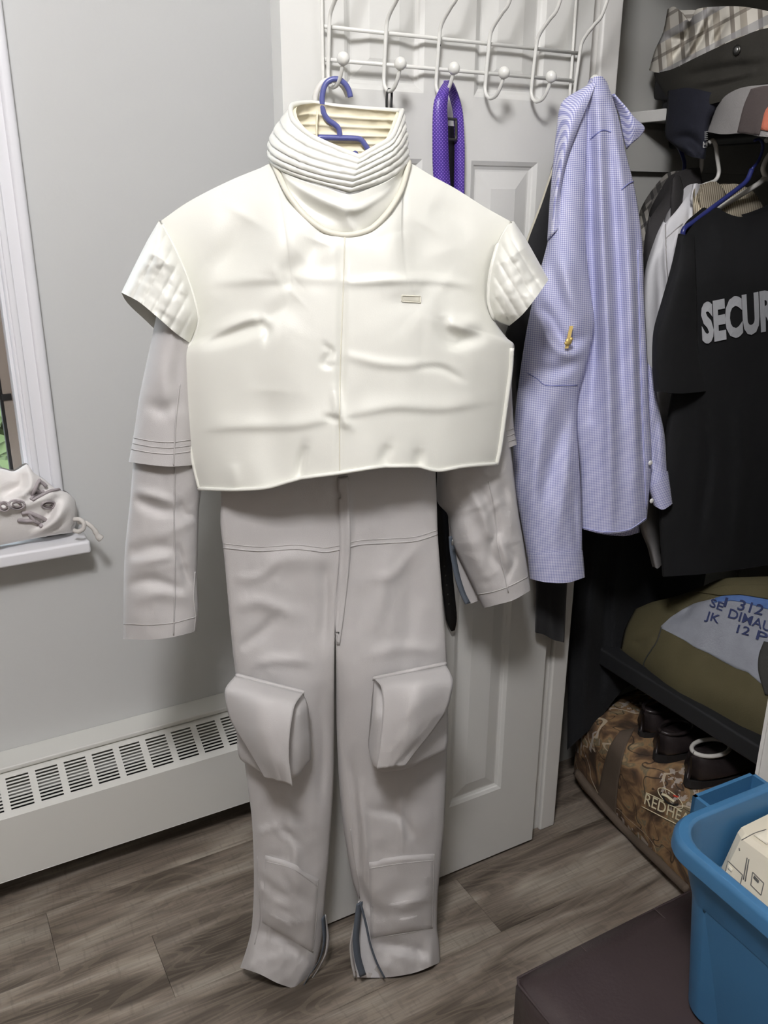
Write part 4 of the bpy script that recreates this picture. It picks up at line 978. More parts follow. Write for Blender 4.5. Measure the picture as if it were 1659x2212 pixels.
body = garment('body', plG, [(1272, 178), (1284, 166), (1300, 165), (1312, 178)], [(1256, 1142), (1290, 1150), (1322, 1152), (1360, 1146), (1398, 1122)],
    [(1272, 178), (1238, 260), (1222, 360), (1215, 500), (1215, 700), (1235, 880), (1252, 1000), (1256, 1142)], [(1312, 178), (1335, 250), (1352, 330), (1372, 410), (1388, 520), (1392, 640), (1398, 760), (1402, 880), (1408, 1000), (1402, 1070), (1398, 1122)],
    .030, .020, ging_m, sh, 70, 130, lambda A, B: 1.5*fG(A, B), (.003, 12, 5), uvrot=.06)
seam('placket_edge', body, [(1378, 540), (1382, 700), (1388, 900), (1392, 1000), (1396, 1100)], .0012, ledge_m, sh)
seam('yoke_seam', body, [(1276, 300), (1300, 282), (1320, 285)], .0011, mat('lavender_seam', lin(130, 136, 190), .8), sh)
seam('yoke_seam', body, [(1342, 410), (1356, 398), (1368, 392)], .0011, MATS['lavender_seam'], sh)
seam('hem', body, [(1258, 1139), (1290, 1147), (1322, 1149), (1360, 1143), (1396, 1119)], .0012, ledge_m, sh)
# back tail seen below the front hem
garment('back_tail', GP(1.285, 1.285), [(1258, 1100), (1380, 1090)], [(1262, 1144), (1300, 1154), (1350, 1158), (1382, 1150)], [(1258, 1100), (1262, 1144)], [(1380, 1090), (1382, 1150)], .006, .004, ging_m, sh, 20, 8, uvrot=.3)
# front edge turned back in a long lapel
fl = Creases(GP(1.225, 1.20), [])
lap = sheet('front_edge', [[(1264, 188, 1.245), (1278, 178, 1.235), (1290, 174, 1.230)], [(1214, 222, 1.240), (1240, 240, 1.212), (1270, 225, 1.222)], [(1202, 290, 1.238), (1222, 310, 1.204), (1246, 282, 1.216)], [(1194, 370, 1.236), (1208, 380, 1.204), (1224, 345, 1.216)],
    [(1188, 440, 1.234), (1198, 440, 1.204), (1209, 420, 1.214)], [(1183, 521, 1.230), (1194, 506, 1.206), (1213, 490, 1.206)]], ging_m, sh, 20, 50, .002, conv=gpx)
# near sleeve, elbow folded, with its cuff
plV = GP(1.235, 1.215)
fV = Creases(plV, [('v', [(1165, 660), (1190, 690), (1215, 740), (1260, 730)], .012, .012), ('r', [(1170, 690), (1190, 735), (1230, 765), (1262, 760)], .012, .010), ('v', [(1150, 800), (1200, 800), (1245, 780)], .012, .007),
    ('r', [(1215, 560), (1235, 640), (1270, 700)], .014, .009), ('v', [(1190, 560), (1205, 640), (1220, 690)], .014, .006), ('v', [(1225, 870), (1200, 980), (1170, 1090)], .018, .012), ('r', [(1180, 870), (1160, 1000), (1150, 1120)], .016, .008),
    ('r', [(1232, 950), (1222, 1050), (1200, 1170)], .014, .007), ('v', [(1240, 1060), (1245, 1130), (1250, 1190)], .008, .005)])
slv = garment('sleeve', plV, [(1236, 226), (1252, 222), (1270, 226)], [(1139, 1204), (1180, 1200), (1220, 1199), (1258, 1194)],
    [(1236, 226), (1216, 330), (1200, 440), (1182, 530), (1160, 610), (1140, 700), (1124, 800), (1112, 900), (1108, 980), (1114, 1060), (1126, 1130), (1139, 1204)],
    [(1270, 226), (1266, 340), (1262, 470), (1268, 560), (1277, 640), (1284, 700), (1270, 780), (1250, 850), (1246, 920), (1252, 1010), (1256, 1100), (1258, 1194)], lambda S, T: .012+.036*sstep(T, .05, .4), .026, ging_m, sh, 60, 140, lambda A, B: 1.4*fV(A, B), (.003, 14, 8), uvrot=.10)
seam('sleeve_seam', slv, [(1140, 806), (1160, 818), (1178, 832), (1215, 833), (1247, 832)], .0009, MATS['lavender_seam'], slv)
garment('cuff', GP(1.235, 1.215), [(1139, 1198), (1180, 1195), (1220, 1194), (1259, 1189)], [(1144, 1250), (1180, 1258), (1225, 1259), (1264, 1247)], [(1139, 1198), (1144, 1250)], [(1259, 1189), (1264, 1247)], .052, .030, ging_m, slv, 40, 14, uvrot=math.pi/2)
# far sleeve with its cuff, and the turned-up collar
s2_ = garment('sleeve', GP(1.285, 1.285), [(1396, 780), (1404, 790), (1412, 800)], [(1396, 1062), (1420, 1050), (1442, 1022)], [(1396, 780), (1398, 900), (1402, 980), (1396, 1062)], [(1412, 800), (1424, 880), (1436, 940), (1442, 1022)], .022, .014, ging_m, sh, 26, 40,
    Creases(GP(1.285, 1.285), [('v', [(1418, 900), (1412, 980), (1420, 1030)], .008, .008)]), (.002, 18, 4), uvrot=.25)
cf = garment('cuff', GP(1.275, 1.275), [(1400, 1052), (1415, 1046), (1443, 1016)], [(1412, 1092), (1432, 1101), (1453, 1088)], [(1400, 1052), (1406, 1072), (1412, 1092)], [(1443, 1016), (1448, 1050), (1453, 1088)], .022, .012, ging_m, s2_, 24, 14, uvrot=1.3)
for p in ((1405, 1000), (1408, 1082)):
    V, Fc = ball(gpx(p[0], p[1], 1.240), .0052, 12, 8, (1, .5, 1)); obj('button', V, Fc, button_m, sh)
sheet('collar', [[(1320, 204, 1.272), (1328, 205, 1.256), (1340, 222, 1.262)], [(1338, 246, 1.275), (1356, 240, 1.252), (1366, 252, 1.262)], [(1345, 285, 1.275), (1366, 272, 1.250), (1392, 277, 1.262)], [(1354, 322, 1.275), (1362, 312, 1.262), (1380, 296, 1.262)]], ging_m, sh, 16, 24, .003, conv=gpx)
# tie clip
t = thing('tie_clip', (1.12, 1.16, 1.21), 'gold tie clip with a small emblem pinned on the lavender shirt sleeve', 'tie clip')
a_, b_ = hit(slv, 1231, 703, .007), hit(slv, 1219, 758, .007)
P = np.linspace(a_, b_, 8); V, Fc, U = ribbon(P, (.9, -.4, 0), .0062, .0026); obj('bar', V, Fc, gold_m, t, False)
c_ = (a_+b_)/2*.4+b_*.3+a_*.3+(b_-a_)*.17+np.array([-.002, -.004, 0]); b = MB(); b.add(*ball(c_, .0062, 10, 8, (1.2, .6, 1.1))); b.add(*ball(c_+np.array([.004, -.001, .004]), .0036, 8, 6)); b.add(*ball(c_+np.array([-.006, 0, -.003]), .003, 8, 6)); b.build('emblem', gold_m, t, True)

# ================================================================== inside the closet
b = MB(); b.box((1.50, .205, 1.667), (2.10, 1.583, 1.685)); t = thing('closet_shelf', (1.7, .9, 1.667), 'white closet shelf board holding folded clothes', 'shelf'); b.build('board', trim_m, t)
rbox('front_edge', (1.492, .205, 1.662), (1.500, 1.583, 1.686), .002, trim_m, t, 2)
t = thing('closet_rod', (1.62, .9, 1.62), 'dark metal closet rod under the shelf', 'rod'); V, Fc = tube([(1.62, .2, 1.628), (1.62, .9, 1.628), (1.62, 1.584, 1.628)], .014, 14); obj('bar', V, Fc, rod_m, t)
V, Fc = lathe([(0, 0), (.03, 0), (.03, .008), (0, .008)], 0, 0, 16); V = [(1.62+v[0], 1.584-v[2], 1.628+v[1]) for v in V]; obj('end_flange', V, Fc, rod_m, t)

def CP(y, ang=8.0): return Pl(y, y, ang, 1.30)
def cpx(y, ang=8.0):
    q = CP(y, ang)
    def f(u, v):
        d_ = ray_dir(u, v); return CAM+d_*(((q.O-CAM)@q.n)/(d_@q.n))
    return f
# black security tee on two hangers, nearest on the rod
ts = thing('printed_tee', (1.58, 1.27, .78), 'black t-shirt printed SECURITY in white, nearest on the closet rod', 't-shirt')
pt = CP(1.205, 8)
fTee = Creases(pt, [('v', [(1520, 880), (1530, 1000), (1510, 1150)], .02, .01), ('r', [(1590, 850), (1600, 1000), (1590, 1180)], .03, .008)])
tee = garment('body', pt, [(1477, 513), (1500, 482), (1530, 460), (1549, 448), (1567, 459), (1594, 468), (1621, 466), (1648, 459), (1680, 445), (1698, 428), (1715, 434), (1730, 450), (1740, 475)], [(1432, 1246), (1520, 1240), (1600, 1230), (1650, 1222), (1700, 1212)],
    [(1477, 513), (1478, 620), (1476, 740), (1452, 860), (1432, 1000), (1426, 1120), (1432, 1246)], [(1740, 475), (1768, 560), (1776, 690), (1752, 860), (1724, 1020), (1700, 1212)], lambda S, T: .035*sstep(T, 0, .2), .03, tee_m, ts, 60, 70, fTee, (.002, 10, 2))
ts1 = garment('sleeve', CP(1.185, 8), [(1477, 510), (1490, 505), (1505, 510)], [(1416, 846), (1470, 850), (1532, 845)], [(1477, 510), (1458, 575), (1436, 645), (1416, 712), (1412, 780), (1416, 846)], [(1500, 510), (1506, 640), (1510, 760), (1530, 845)], lambda S, T: .03*sstep(T, 0, .3), .02, tee_m, ts, 30, 40)
lettering('chest_print', tee, 'SECURITY', (1517, 738), (1756, 690), 78, print_m, ts, .05, .004, upv=(-.045, -1), pl=pt)
f_ = cpx(1.215)
t = thing('coat_hanger', (1.6, 1.28, 1.46), 'navy plastic hanger inside the shoulders of the black security t-shirt', 'hanger')
V, Fc = tube([f_(u, v) for u, v in spline([(1479, 518), (1475, 505), (1480, 492), (1500, 478), (1540, 448), (1580, 418), (1606, 398), (1616, 386), (1624, 366)], 50)], .0048, 8); obj('shoulder_bar', V, Fc, navyh_m, t)
V, Fc = tube([f_(u, v) for u, v in spline([(1624, 366), (1640, 345), (1648, 315), (1640, 300), (1630, 304)], 20)], .003, 8); obj('hook', V, Fc, navyh_m, t)
f_ = cpx(1.235)
t = thing('coat_hanger', (1.65, 1.30, 1.48), 'white tubular hanger showing in the neck of the black t-shirt', 'hanger')
V, Fc = tube([f_(u, v) for u, v in spline([(1500, 488), (1553, 450), (1600, 421), (1640, 396), (1656, 385), (1700, 400), (1760, 430)], 40)], .0055, 8); obj('shoulder_bar', V, Fc, whang_m, t)
V, Fc = tube([f_(u, v) for u, v in spline([(1656, 386), (1648, 366), (1655, 345), (1668, 325), (1672, 308), (1664, 298), (1655, 304)], 30)], .0048, 8); obj('hook', V, Fc, whang_m, t)

# corduroy jacket seen through the neck of the tee
cj = thing('corduroy_jacket', (1.60, 1.33, .8), 'beige corduroy jacket showing behind the neck of the black t-shirt', 'jacket')
pc = CP(1.262, 8)
cb = garment('body', pc, [(1500, 430), (1512, 408), (1530, 398), (1560, 400), (1590, 397), (1625, 412), (1645, 440), (1662, 480)], [(1500, 1000), (1662, 1000)], [(1500, 430), (1498, 700), (1500, 1000)], [(1662, 480), (1664, 700), (1662, 1000)], lambda S, T: .03*sstep(T, 0, .12), .02, cordu_m, cj, 40, 50, None, (.003, 14, 3))
garment('collar', CP(1.250, 8), [(1508, 428), (1522, 402), (1545, 392), (1556, 400)], [(1520, 478), (1540, 470), (1560, 452)], [(1508, 428), (1514, 455), (1520, 478)], [(1556, 400), (1568, 420), (1560, 452)], .012, .008, cordu_m, cj, 16, 16)
patch('hang_tag', cb, [(1528, 378+22), (1543, 376+22)], [(1528, 404), (1543, 406)], [(1528, 400), (1528, 404)], [(1543, 398), (1543, 406)], .001, paper_m, cj, 3, 3)
# white shirt
ws = thing('white_shirt', (1.45, 1.36, .70), 'white collared shirt with a breast pocket on the closet rod', 'shirt')
pw = CP(1.305, 8)
fW = Creases(pw, [('v', [(1440, 490), (1437, 560), (1445, 640)], .006, .006), ('r', [(1470, 470), (1455, 560), (1470, 640)], .014, .008), ('v', [(1490, 450), (1485, 520), (1470, 560)], .008, .006), ('v', [(1420, 560), (1425, 680), (1420, 800)], .010, .006)])
wb = garment('body', pw, [(1437, 482), (1465, 450), (1500, 402), (1522, 398), (1540, 402)], [(1384, 1090), (1470, 1100), (1560, 1090)], [(1437, 482), (1418, 518), (1395, 590), (1384, 700), (1380, 900), (1384, 1090)], [(1540, 402), (1560, 600), (1560, 900), (1560, 1090)], lambda S, T: .036*sstep(T, 0, .15), .02, wshirt_m, ws, 40, 70, fW, (.002, 14, 4))
seam('shoulder_seam', wb, [(1438, 516), (1458, 498), (1474, 484)], .0012, grey_m, ws)
seam('armhole_seam', wb, [(1437, 484), (1440, 560), (1446, 640)], .0012, grey_m, ws)
garment('collar', CP(1.285, 8), [(1497, 398), (1506, 396), (1514, 402)], [(1516, 478), (1520, 470), (1521, 455)], [(1497, 398), (1490, 430), (1494, 440), (1516, 478)], [(1514, 402), (1520, 430), (1521, 455)], .010, .004, wshirt_m, ws, 12, 20)
garment('sleeve', CP(1.295, 8), [(1370, 900), (1395, 900), (1420, 900)], [(1412, 1224), (1421, 1228), (1433, 1216)], [(1370, 900), (1376, 1060), (1384, 1140), (1402, 1185), (1412, 1224)], [(1420, 900), (1428, 1060), (1428, 1150), (1426, 1190), (1433, 1216)], .02, .012, grey_m, ws, 18, 40)
# charcoal jacket, flannel shirt, long black coat deeper in the closet
dj = thing('charcoal_jacket', (1.43, 1.42, .7), 'charcoal jacket hanging beside the white shirt in the closet', 'jacket')
garment('body', CP(1.350, 8), [(1405, 470), (1440, 418), (1462, 382), (1490, 366), (1512, 362)], [(1370, 1150), (1460, 1160), (1540, 1150)], [(1405, 470), (1394, 530), (1388, 640), (1375, 900), (1370, 1150)], [(1512, 362), (1530, 500), (1540, 800), (1540, 1150)], lambda S, T: .035*sstep(T, 0, .15), .02, char_m, dj, 36, 60, None, (.003, 10, 7))
garment('lapel', CP(1.325, 8), [(1452, 388), (1462, 378), (1470, 382)], [(1448, 470), (1462, 468), (1474, 440)], [(1452, 388), (1448, 430), (1448, 470)], [(1470, 382), (1477, 410), (1474, 440)], .010, .004, char_m, dj, 12, 16)
fs = thing('flannel_shirt', (1.42, 1.47, .8), 'dark checked flannel shirt hanging furthest along the closet rod', 'shirt')
garment('body', CP(1.395, 8), [(1384, 468), (1412, 428), (1440, 392), (1460, 372), (1500, 365)], [(1370, 1050), (1440, 1060), (1520, 1050)], [(1384, 468), (1378, 600), (1374, 800), (1370, 1050)], [(1500, 365), (1515, 500), (1520, 800), (1520, 1050)], lambda S, T: .03*sstep(T, 0, .15), .02, flannel_m, fs, 36, 50, None, (.003, 10, 9), uvrot=.5)
lc = thing('long_coat', (1.45, 1.50, .30), 'long black coat hanging to the low shelf at the closet end', 'coat')
garment('body', CP(1.452, 6), [(1330, 560), (1400, 480), (1480, 420), (1560, 480)], [(1225, 1620), (1290, 1560), (1360, 1480), (1480, 1460)], [(1330, 560), (1300, 800), (1255, 1150), (1230, 1400), (1225, 1620)], [(1560, 480), (1570, 800), (1540, 1150), (1480, 1460)], lambda S, T: .05*sstep(T, 0, .2), .03, coat_m, lc, 40, 60,
    Creases(CP(1.452, 6), [('r', [(1290, 1100), (1270, 1350), (1260, 1560)], .025, .02), ('v', [(1330, 1100), (1310, 1300), (1300, 1500)], .02, .02)]), (.006, 9, 4))
# hanger hooks on the rod
for k, (pts, m_, y_, lab) in enumerate((([(1500, 420), (1490, 385), (1512, 372), (1516, 345), (1512, 312), (1505, 300), (1497, 306)], whang_m, 1.36, 'white hanger holding the charcoal jacket on the closet rod'),
        ([(1520, 400), (1545, 390), (1553, 372), (1550, 345), (1546, 315), (1540, 303), (1532, 308)], whang_m, 1.315, 'white hanger holding the white shirt on the closet rod'),
        ([(1462, 388), (1476, 372), (1478, 350), (1470, 325), (1462, 312)], navyh_m, 1.405, 'navy hanger holding the flannel shirt on the closet rod'))):
    f_ = cpx(y_); t = thing('coat_hanger', f_(*pts[0]), lab, 'hanger')
    V, Fc = tube([f_(u, v) for u, v in spline(pts, 40)], .0042, 8); obj('hook', V, Fc, m_, t)
    p_ = pts[0]; V, Fc = tube([f_(u, v) for u, v in ((p_[0]-52, p_[1]+52), (p_[0]-8, p_[1]+4), p_, (p_[0]+10, p_[1]+4), (p_[0]+50, p_[1]+45))], .0046, 8); obj('shoulder_bar', V, Fc, m_, t)

# ---- folded clothes on the shelf (fronts face the room)
def XP(x, tilt=0.0): return Pl(1.3+tilt, 1.3, -90.0, x)
t = thing('plaid_shirt', (1.6, 1.35, 1.80), 'beige plaid shirt heaped on top of the shelf pile', 'shirt')
pp = XP(1.505)
fp = Creases(pp, [('v', [(1492, 45), (1480, 90), (1450, 130)], .012, .018), ('v', [(1545, 20), (1520, 70), (1490, 120)], .010, .012), ('r', [(1520, 40), (1500, 90), (1470, 130)], .012, .012), ('v', [(1575, 40), (1550, 80), (1540, 100)], .008, .008), ('v', [(1436, 70), (1450, 85), (1480, 80)], .008, .010)])
garment('body', pp, [(1442, 20), (1455, 14), (1470, 24), (1490, 46), (1505, 20), (1550, 14), (1600, 14), (1650, 22), (1720, 40)], [(1402, 152), (1430, 158), (1470, 146), (1530, 112), (1580, 86), (1630, 70), (1720, 60)], [(1442, 20), (1432, 70), (1414, 110), (1402, 152)], [(1720, 40), (1720, 60)], .05, .16, plaid_m, t, 60, 40, lambda A, B: 2.2*fp(A, B), (.009, 16, 3), uvrot=.25)
t = thing('olive_jacket', (1.6, 1.3, 1.74), 'dark olive canvas jacket with a snap button folded under the plaid shirt', 'jacket')
po = XP(1.497)
oj = garment('body', po, [(1412, 158), (1450, 150), (1500, 126), (1550, 102), (1600, 80), (1650, 62), (1740, 50)], [(1440, 220), (1500, 230), (1560, 218), (1600, 192), (1660, 180), (1740, 176)], [(1412, 158), (1424, 190), (1440, 220)], [(1740, 50), (1740, 176)], .05, .18, olivej_m, t, 50, 26,
    Creases(po, [('v', [(1480, 165), (1560, 150), (1650, 140)], .010, .010), ('v', [(1500, 195), (1560, 185), (1640, 165)], .008, .008)]), (.004, 14, 6))
q = hit(oj, 1593, 108, .002)
V, Fc = ball(q, .009, 16, 8, (.35, 1, 1)); bt = obj('snap_button', V, Fc, btnd_m, t); V, Fc = ball(q+np.array([-.002, 0, 0]), .0055, 12, 8, (.4, 1, 1)); obj('button_cap', V, Fc, zipmetal_m, bt)
t = thing('black_jeans', (1.6, 1.4, 1.70), 'folded black jeans at the end of the shelf pile', 'jeans')
garment('body', XP(1.508), [(1420, 160), (1480, 158), (1560, 170)], [(1430, 234), (1480, 236), (1560, 226)], [(1420, 160), (1413, 190), (1414, 214), (1430, 218), (1430, 234)], [(1560, 170), (1562, 200), (1560, 226)], .03, .16, bjean_m, t, 30, 26, None, (.004, 18, 4))
t = thing('navy_tee', (1.5, 1.40, 1.58), 'navy t-shirt slipping over the front edge of the closet shelf', 't-shirt')
pn_ = XP(1.470)
nt_ = garment('body', pn_, [(1442, 196), (1490, 190), (1560, 206)], [(1470, 326), (1492, 338), (1521, 344)], [(1442, 196), (1440, 240), (1436, 280), (1440, 300), (1470, 326)], [(1560, 206), (1548, 236), (1534, 262), (1528, 300), (1521, 344)], .028, .016, navy_m, t, 30, 36,
    Creases(pn_, [('v', [(1450, 300), (1490, 300), (1520, 330)], .010, .012), ('r', [(1450, 316), (1480, 318), (1510, 338)], .010, .010)]), (.003, 18, 6))
for a_, b_ in (((1519, 318), (1527, 318)), ((1527, 318), (1527, 306)), ((1519, 318), (1520, 306))): seam('size_label_frame', nt_, [a_, ((a_[0]+b_[0])/2, (a_[1]+b_[1])/2), b_], .0006, paper_m, nt_, 8)
lettering('size_letter', nt_, 'S', (1526.5, 314), (1526.5, 308), 5, paper_m, nt_, .02, .002, upv=(-1, 0))
for k in range(5): seam('label_print', nt_, [(1522, 302-k*4.2), (1525, 302-k*4.2), (1529, 301-k*4.2)], .0005, paper_m, nt_, 6)
t = thing('folded_towel', (1.6, 1.15, 1.69), 'grey towel with brown and coral stripes folded on the shelf', 'towel')
ptw = XP(1.478)
tw = garment('body', ptw, [(1544, 238), (1566, 208), (1600, 190), (1650, 183), (1760, 176)], [(1524, 284), (1560, 290), (1600, 288), (1660, 296), (1760, 290)], [(1544, 238), (1534, 262), (1524, 284)], [(1760, 176), (1765, 230), (1760, 290)], .05, lambda S, T: .012+.168*(1-sstep(T, .35, .6)), greyt_m, t, 40, 30, None, (.002, 30, 3))
patch('brown_stripe', tw, [(1622, 192), (1648, 186), (1690, 184)], [(1592, 286), (1622, 290), (1640, 292)], [(1622, 192), (1606, 230), (1592, 286)], [(1690, 184), (1660, 230), (1640, 292)], .002, brown_m, tw, 12, 20, sharp=False)
patch('coral_stripe', tw, [(1690, 210), (1720, 200)], [(1643, 280), (1690, 290)], [(1690, 210), (1655, 235), (1643, 280)], [(1720, 200), (1710, 250), (1690, 290)], .003, coral_m, tw, 8, 12, sharp=False)
t = thing('paper_slip', (1.52, 1.33, 1.686), 'small white folded slip between the navy t-shirt and towel', 'paper'); 
p_ = on(1548, 236, x=1.512); rbox('fold', p_-np.array([.004, .02, .012]), p_+np.array([.004, .02, .012]), .002, paper_m, t, 2)

# ---- low black bench with the olive duffel
t = thing('low_bench', (1.66, 1.0, 0), 'low black bench in the closet under the olive duffel', 'bench')
rbox('seat', (1.415, .42, .400), (1.90, 1.44, .446), .006, blackp_m, t, 2)
for x, yy in ((1.87, 1.41), (1.87, .46), (1.44, .46)): rbox('leg', (x-.02, yy-.02, 0), (x+.02, yy+.02, .401), .003, blackp_m, t, 1)
class PX(Pl):
    def __init__(s, O, e1, e2):
        s.O = np.array(O, float); s.e1 = np.array(e1, float); s.e1 /= np.linalg.norm(s.e1); e2 = np.array(e2, float); e2 -= s.e1*(e2@s.e1); s.e2 = e2/np.linalg.norm(e2); s.n = np.cross(s.e1, s.e2)
dfb = thing('olive_duffel', (1.6, 1.1, .446), 'olive canvas duffel stencilled DIMAUR in blue on a white band', 'duffel bag')
pd = PX((1.47, 1.2, .452), (.05, -1, 0), (.42, 0, .9))
fD = Creases(pd, [('v', [(1430, 1360), (1410, 1400), (1390, 1450)], .006, .006), ('v', [(1360, 1380), (1380, 1390), (1400, 1380)], .008, .008), ('v', [(1430, 1308), (1470, 1330), (1500, 1300)], .010, .010), ('r', [(1500, 1480), (1570, 1510), (1640, 1530)], .03, .008)])
dbag = garment('bag', pd, [(1372, 1316), (1410, 1300), (1460, 1288), (1510, 1270), (1560, 1250), (1620, 1246), (1760, 1240)], [(1340, 1402), (1390, 1448), (1450, 1505), (1540, 1562), (1640, 1604), (1760, 1650)], [(1372, 1316), (1350, 1358), (1340, 1402)], [(1760, 1240), (1790, 1450), (1760, 1650)],
    lambda S, T: .055*np.sqrt(np.clip(4*T*(1-T), 0, 1))+.0, lambda S, T: .12*np.sqrt(np.clip(4*T*(1-T), 0, 1)), olive_m, dfb, 70, 50, fD, (.004, 12, 5), prof=lambda S, T: np.clip(4*np.minimum(S, 1-S), 0, 1)**.5)
wbd = patch('white_band', dbag, [(1428, 1352), (1450, 1332), (1475, 1316), (1500, 1303), (1550, 1291), (1600, 1290), (1660, 1303), (1730, 1318)], [(1428, 1357), (1480, 1384), (1500, 1398), (1530, 1411), (1560, 1428), (1590, 1444), (1615, 1452), (1645, 1478), (1730, 1510)], [(1428, 1352), (1428, 1357)], [(1730, 1318), (1730, 1510)], .001, stencil_m, dfb, 50, 24)
bb = patch('blue_band', [wbd, dbag], [(1545, 1291), (1575, 1284), (1600, 1284), (1640, 1291), (1720, 1308)], [(1540, 1302), (1580, 1297), (1610, 1302), (1650, 1314), (1720, 1330)], [(1545, 1291), (1540, 1302)], [(1720, 1308), (1720, 1330)], .0012, bluepr_m, dfb, 24, 6)
TG = [wbd, dbag]
up_ = (.30, -1)
for body_, a_, b_, h_ in (('312', (1592, 1316), (1646, 1329), 21), ('SE', (1532, 1309), (1560, 1320), 17), ('1', (1562, 1309), (1568, 1311), 19), ('DIMAUR', (1572, 1333), (1684, 1372), 19), ('JK', (1522, 1336), (1552, 1347), 17), ('12', (1590, 1366), (1617, 1373), 17), ('PI', (1632, 1380), (1664, 1391), 19)):
    lettering('stencil_letters', TG, body_, a_, b_, h_, inkb_m, wbd, .012, .0035, upv=up_)
patch('strap', [wbd, dbag], [(1650, 1385), (1672, 1390)], [(1652, 1500), (1680, 1506)], [(1650, 1385), (1639, 1415), (1638, 1450), (1652, 1500)], [(1672, 1390), (1668, 1450), (1680, 1506)], .003, webb_m, dfb, 6, 24, sharp=False, lift=.003)
seam('end_seam', dbag, [(1429, 1355), (1420, 1385), (1403, 1410), (1391, 1432), (1394, 1450)], .0018, webb_m, dfb)
patch('top_flap', dbag, [(1500, 1278), (1570, 1262), (1640, 1262), (1720, 1268)], [(1555, 1286), (1600, 1284), (1650, 1292), (1720, 1306)], [(1500, 1278), (1555, 1286)], [(1720, 1268), (1720, 1306)], .005, olive_m, dfb, 20, 8)

# ---- camouflage bag on the closet floor, shoes on top of it
cg = thing('camo_bag', (1.56, 1.15, 0), 'camouflage hunting bag marked REDHEAD on the closet floor', 'bag')
th_ = math.radians(6.5); ca, sa = math.cos(th_), math.sin(th_)
def camo_xf(V):
    L_ = V.copy()
    x, yy, z = V[:, 0], V[:, 1], V[:, 2]
    bul = .022*np.sqrt(np.clip(np.sin(math.pi*np.clip(z/.27, 0, 1)), 0, 1))*np.sign(x-.16)*(np.abs(x-.16) > .10)
    x = x+bul+.010*fbm(yy*9, z*9, 3); z = np.maximum(0.0, z+(.012*fbm(yy*8, x*8, 5)-.03*sstep(-yy, -.12, .0)*0)*(z > .15)*1.0)
    return np.stack([1.428+x*ca+yy*sa*1.0, 1.492-(-yy)*ca*1.0*1.0-x*sa*0, z], 1)
def dense_box(dx, dy, dz, r, nx=16, ny=50, nz=16):
    bm = bmesh.new(); bmesh.ops.create_cube(bm, size=1)
    bm2 = bmesh.ops.subdivide_edges(bm, edges=bm.edges[:], cuts=14, use_grid_fill=True)
    V = np.array([v.co for v in bm.verts]); bm.verts.index_update(); Fc = [[v.index for v in f.verts] for f in bm.faces]; bm.free()
    h = np.array([dx, dy, dz])/2; P = V*2*h; Q = np.clip(P, -(h-r), h-r); D = P-Q; n_ = np.linalg.norm(D, axis=1)[:, None]
    mx = np.abs(D).max(1)[:, None]
    return np.where(n_ > 1e-9, Q+D/np.maximum(n_, 1e-9)*mx, P), Fc
V, Fc = dense_box(.33, .74, .25, .035); V = V+np.array([.165, -.37, .125]); V = camo_xf(V)
cbag = obj('bag', V, Fc, camo_m, cg)
seam('bottom_trim', cbag, [(1250, 1668), (1275, 1702), (1320, 1754), (1380, 1815), (1440, 1872), (1490, 1920)], .013, brownt_m, cg, 50)
patch('webbing_band', cbag, [(1340, 1578), (1372, 1572)], [(1290, 1726), (1330, 1765)], [(1340, 1578), (1318, 1610), (1302, 1660), (1290, 1726)], [(1372, 1572), (1350, 1620), (1336, 1690), (1330, 1765)], .003, brownt_m, cg, 8, 24, sharp=False)
lg = lettering('brand_lettering', cbag, 'REDHEAD', (1391, 1736), (1505, 1792), 23, thread_m, cg, .006, .004, upv=(.18, -1))
seam('logo_rule', cbag, [(1388, 1741), (1440, 1768), (1500, 1797)], .0011, thread_m, cg, 20, .003)
seam('logo_rule', cbag, [(1398, 1712), (1420, 1722), (1436, 1730)], .0011, thread_m, cg, 12, .003)
ov_ = [(1450+30*math.cos(a)*.88-17*math.sin(a)*-.30, 1725+30*math.cos(a)*.50+17*math.sin(a)*1.0) for a in np.linspace(0, 2*math.pi, 25)]
seam('logo_oval', cbag, ov_, .0011, thread_m, cg, 50, .003)
for body_, m_, pts, r_ in (('w', thread_m, [(1432, 1716), (1442, 1720), (1452, 1728), (1458, 1732)], .0034), ('k', blkt_m, [(1430, 1712), (1438, 1728), (1452, 1738), (1466, 1738)], .0024), ('r', redt_m, [(1456, 1719), (1461, 1721), (1466, 1723)], .0024)):
    seam('logo_duck', cbag, pts, r_, m_, cg, 14, .0025)
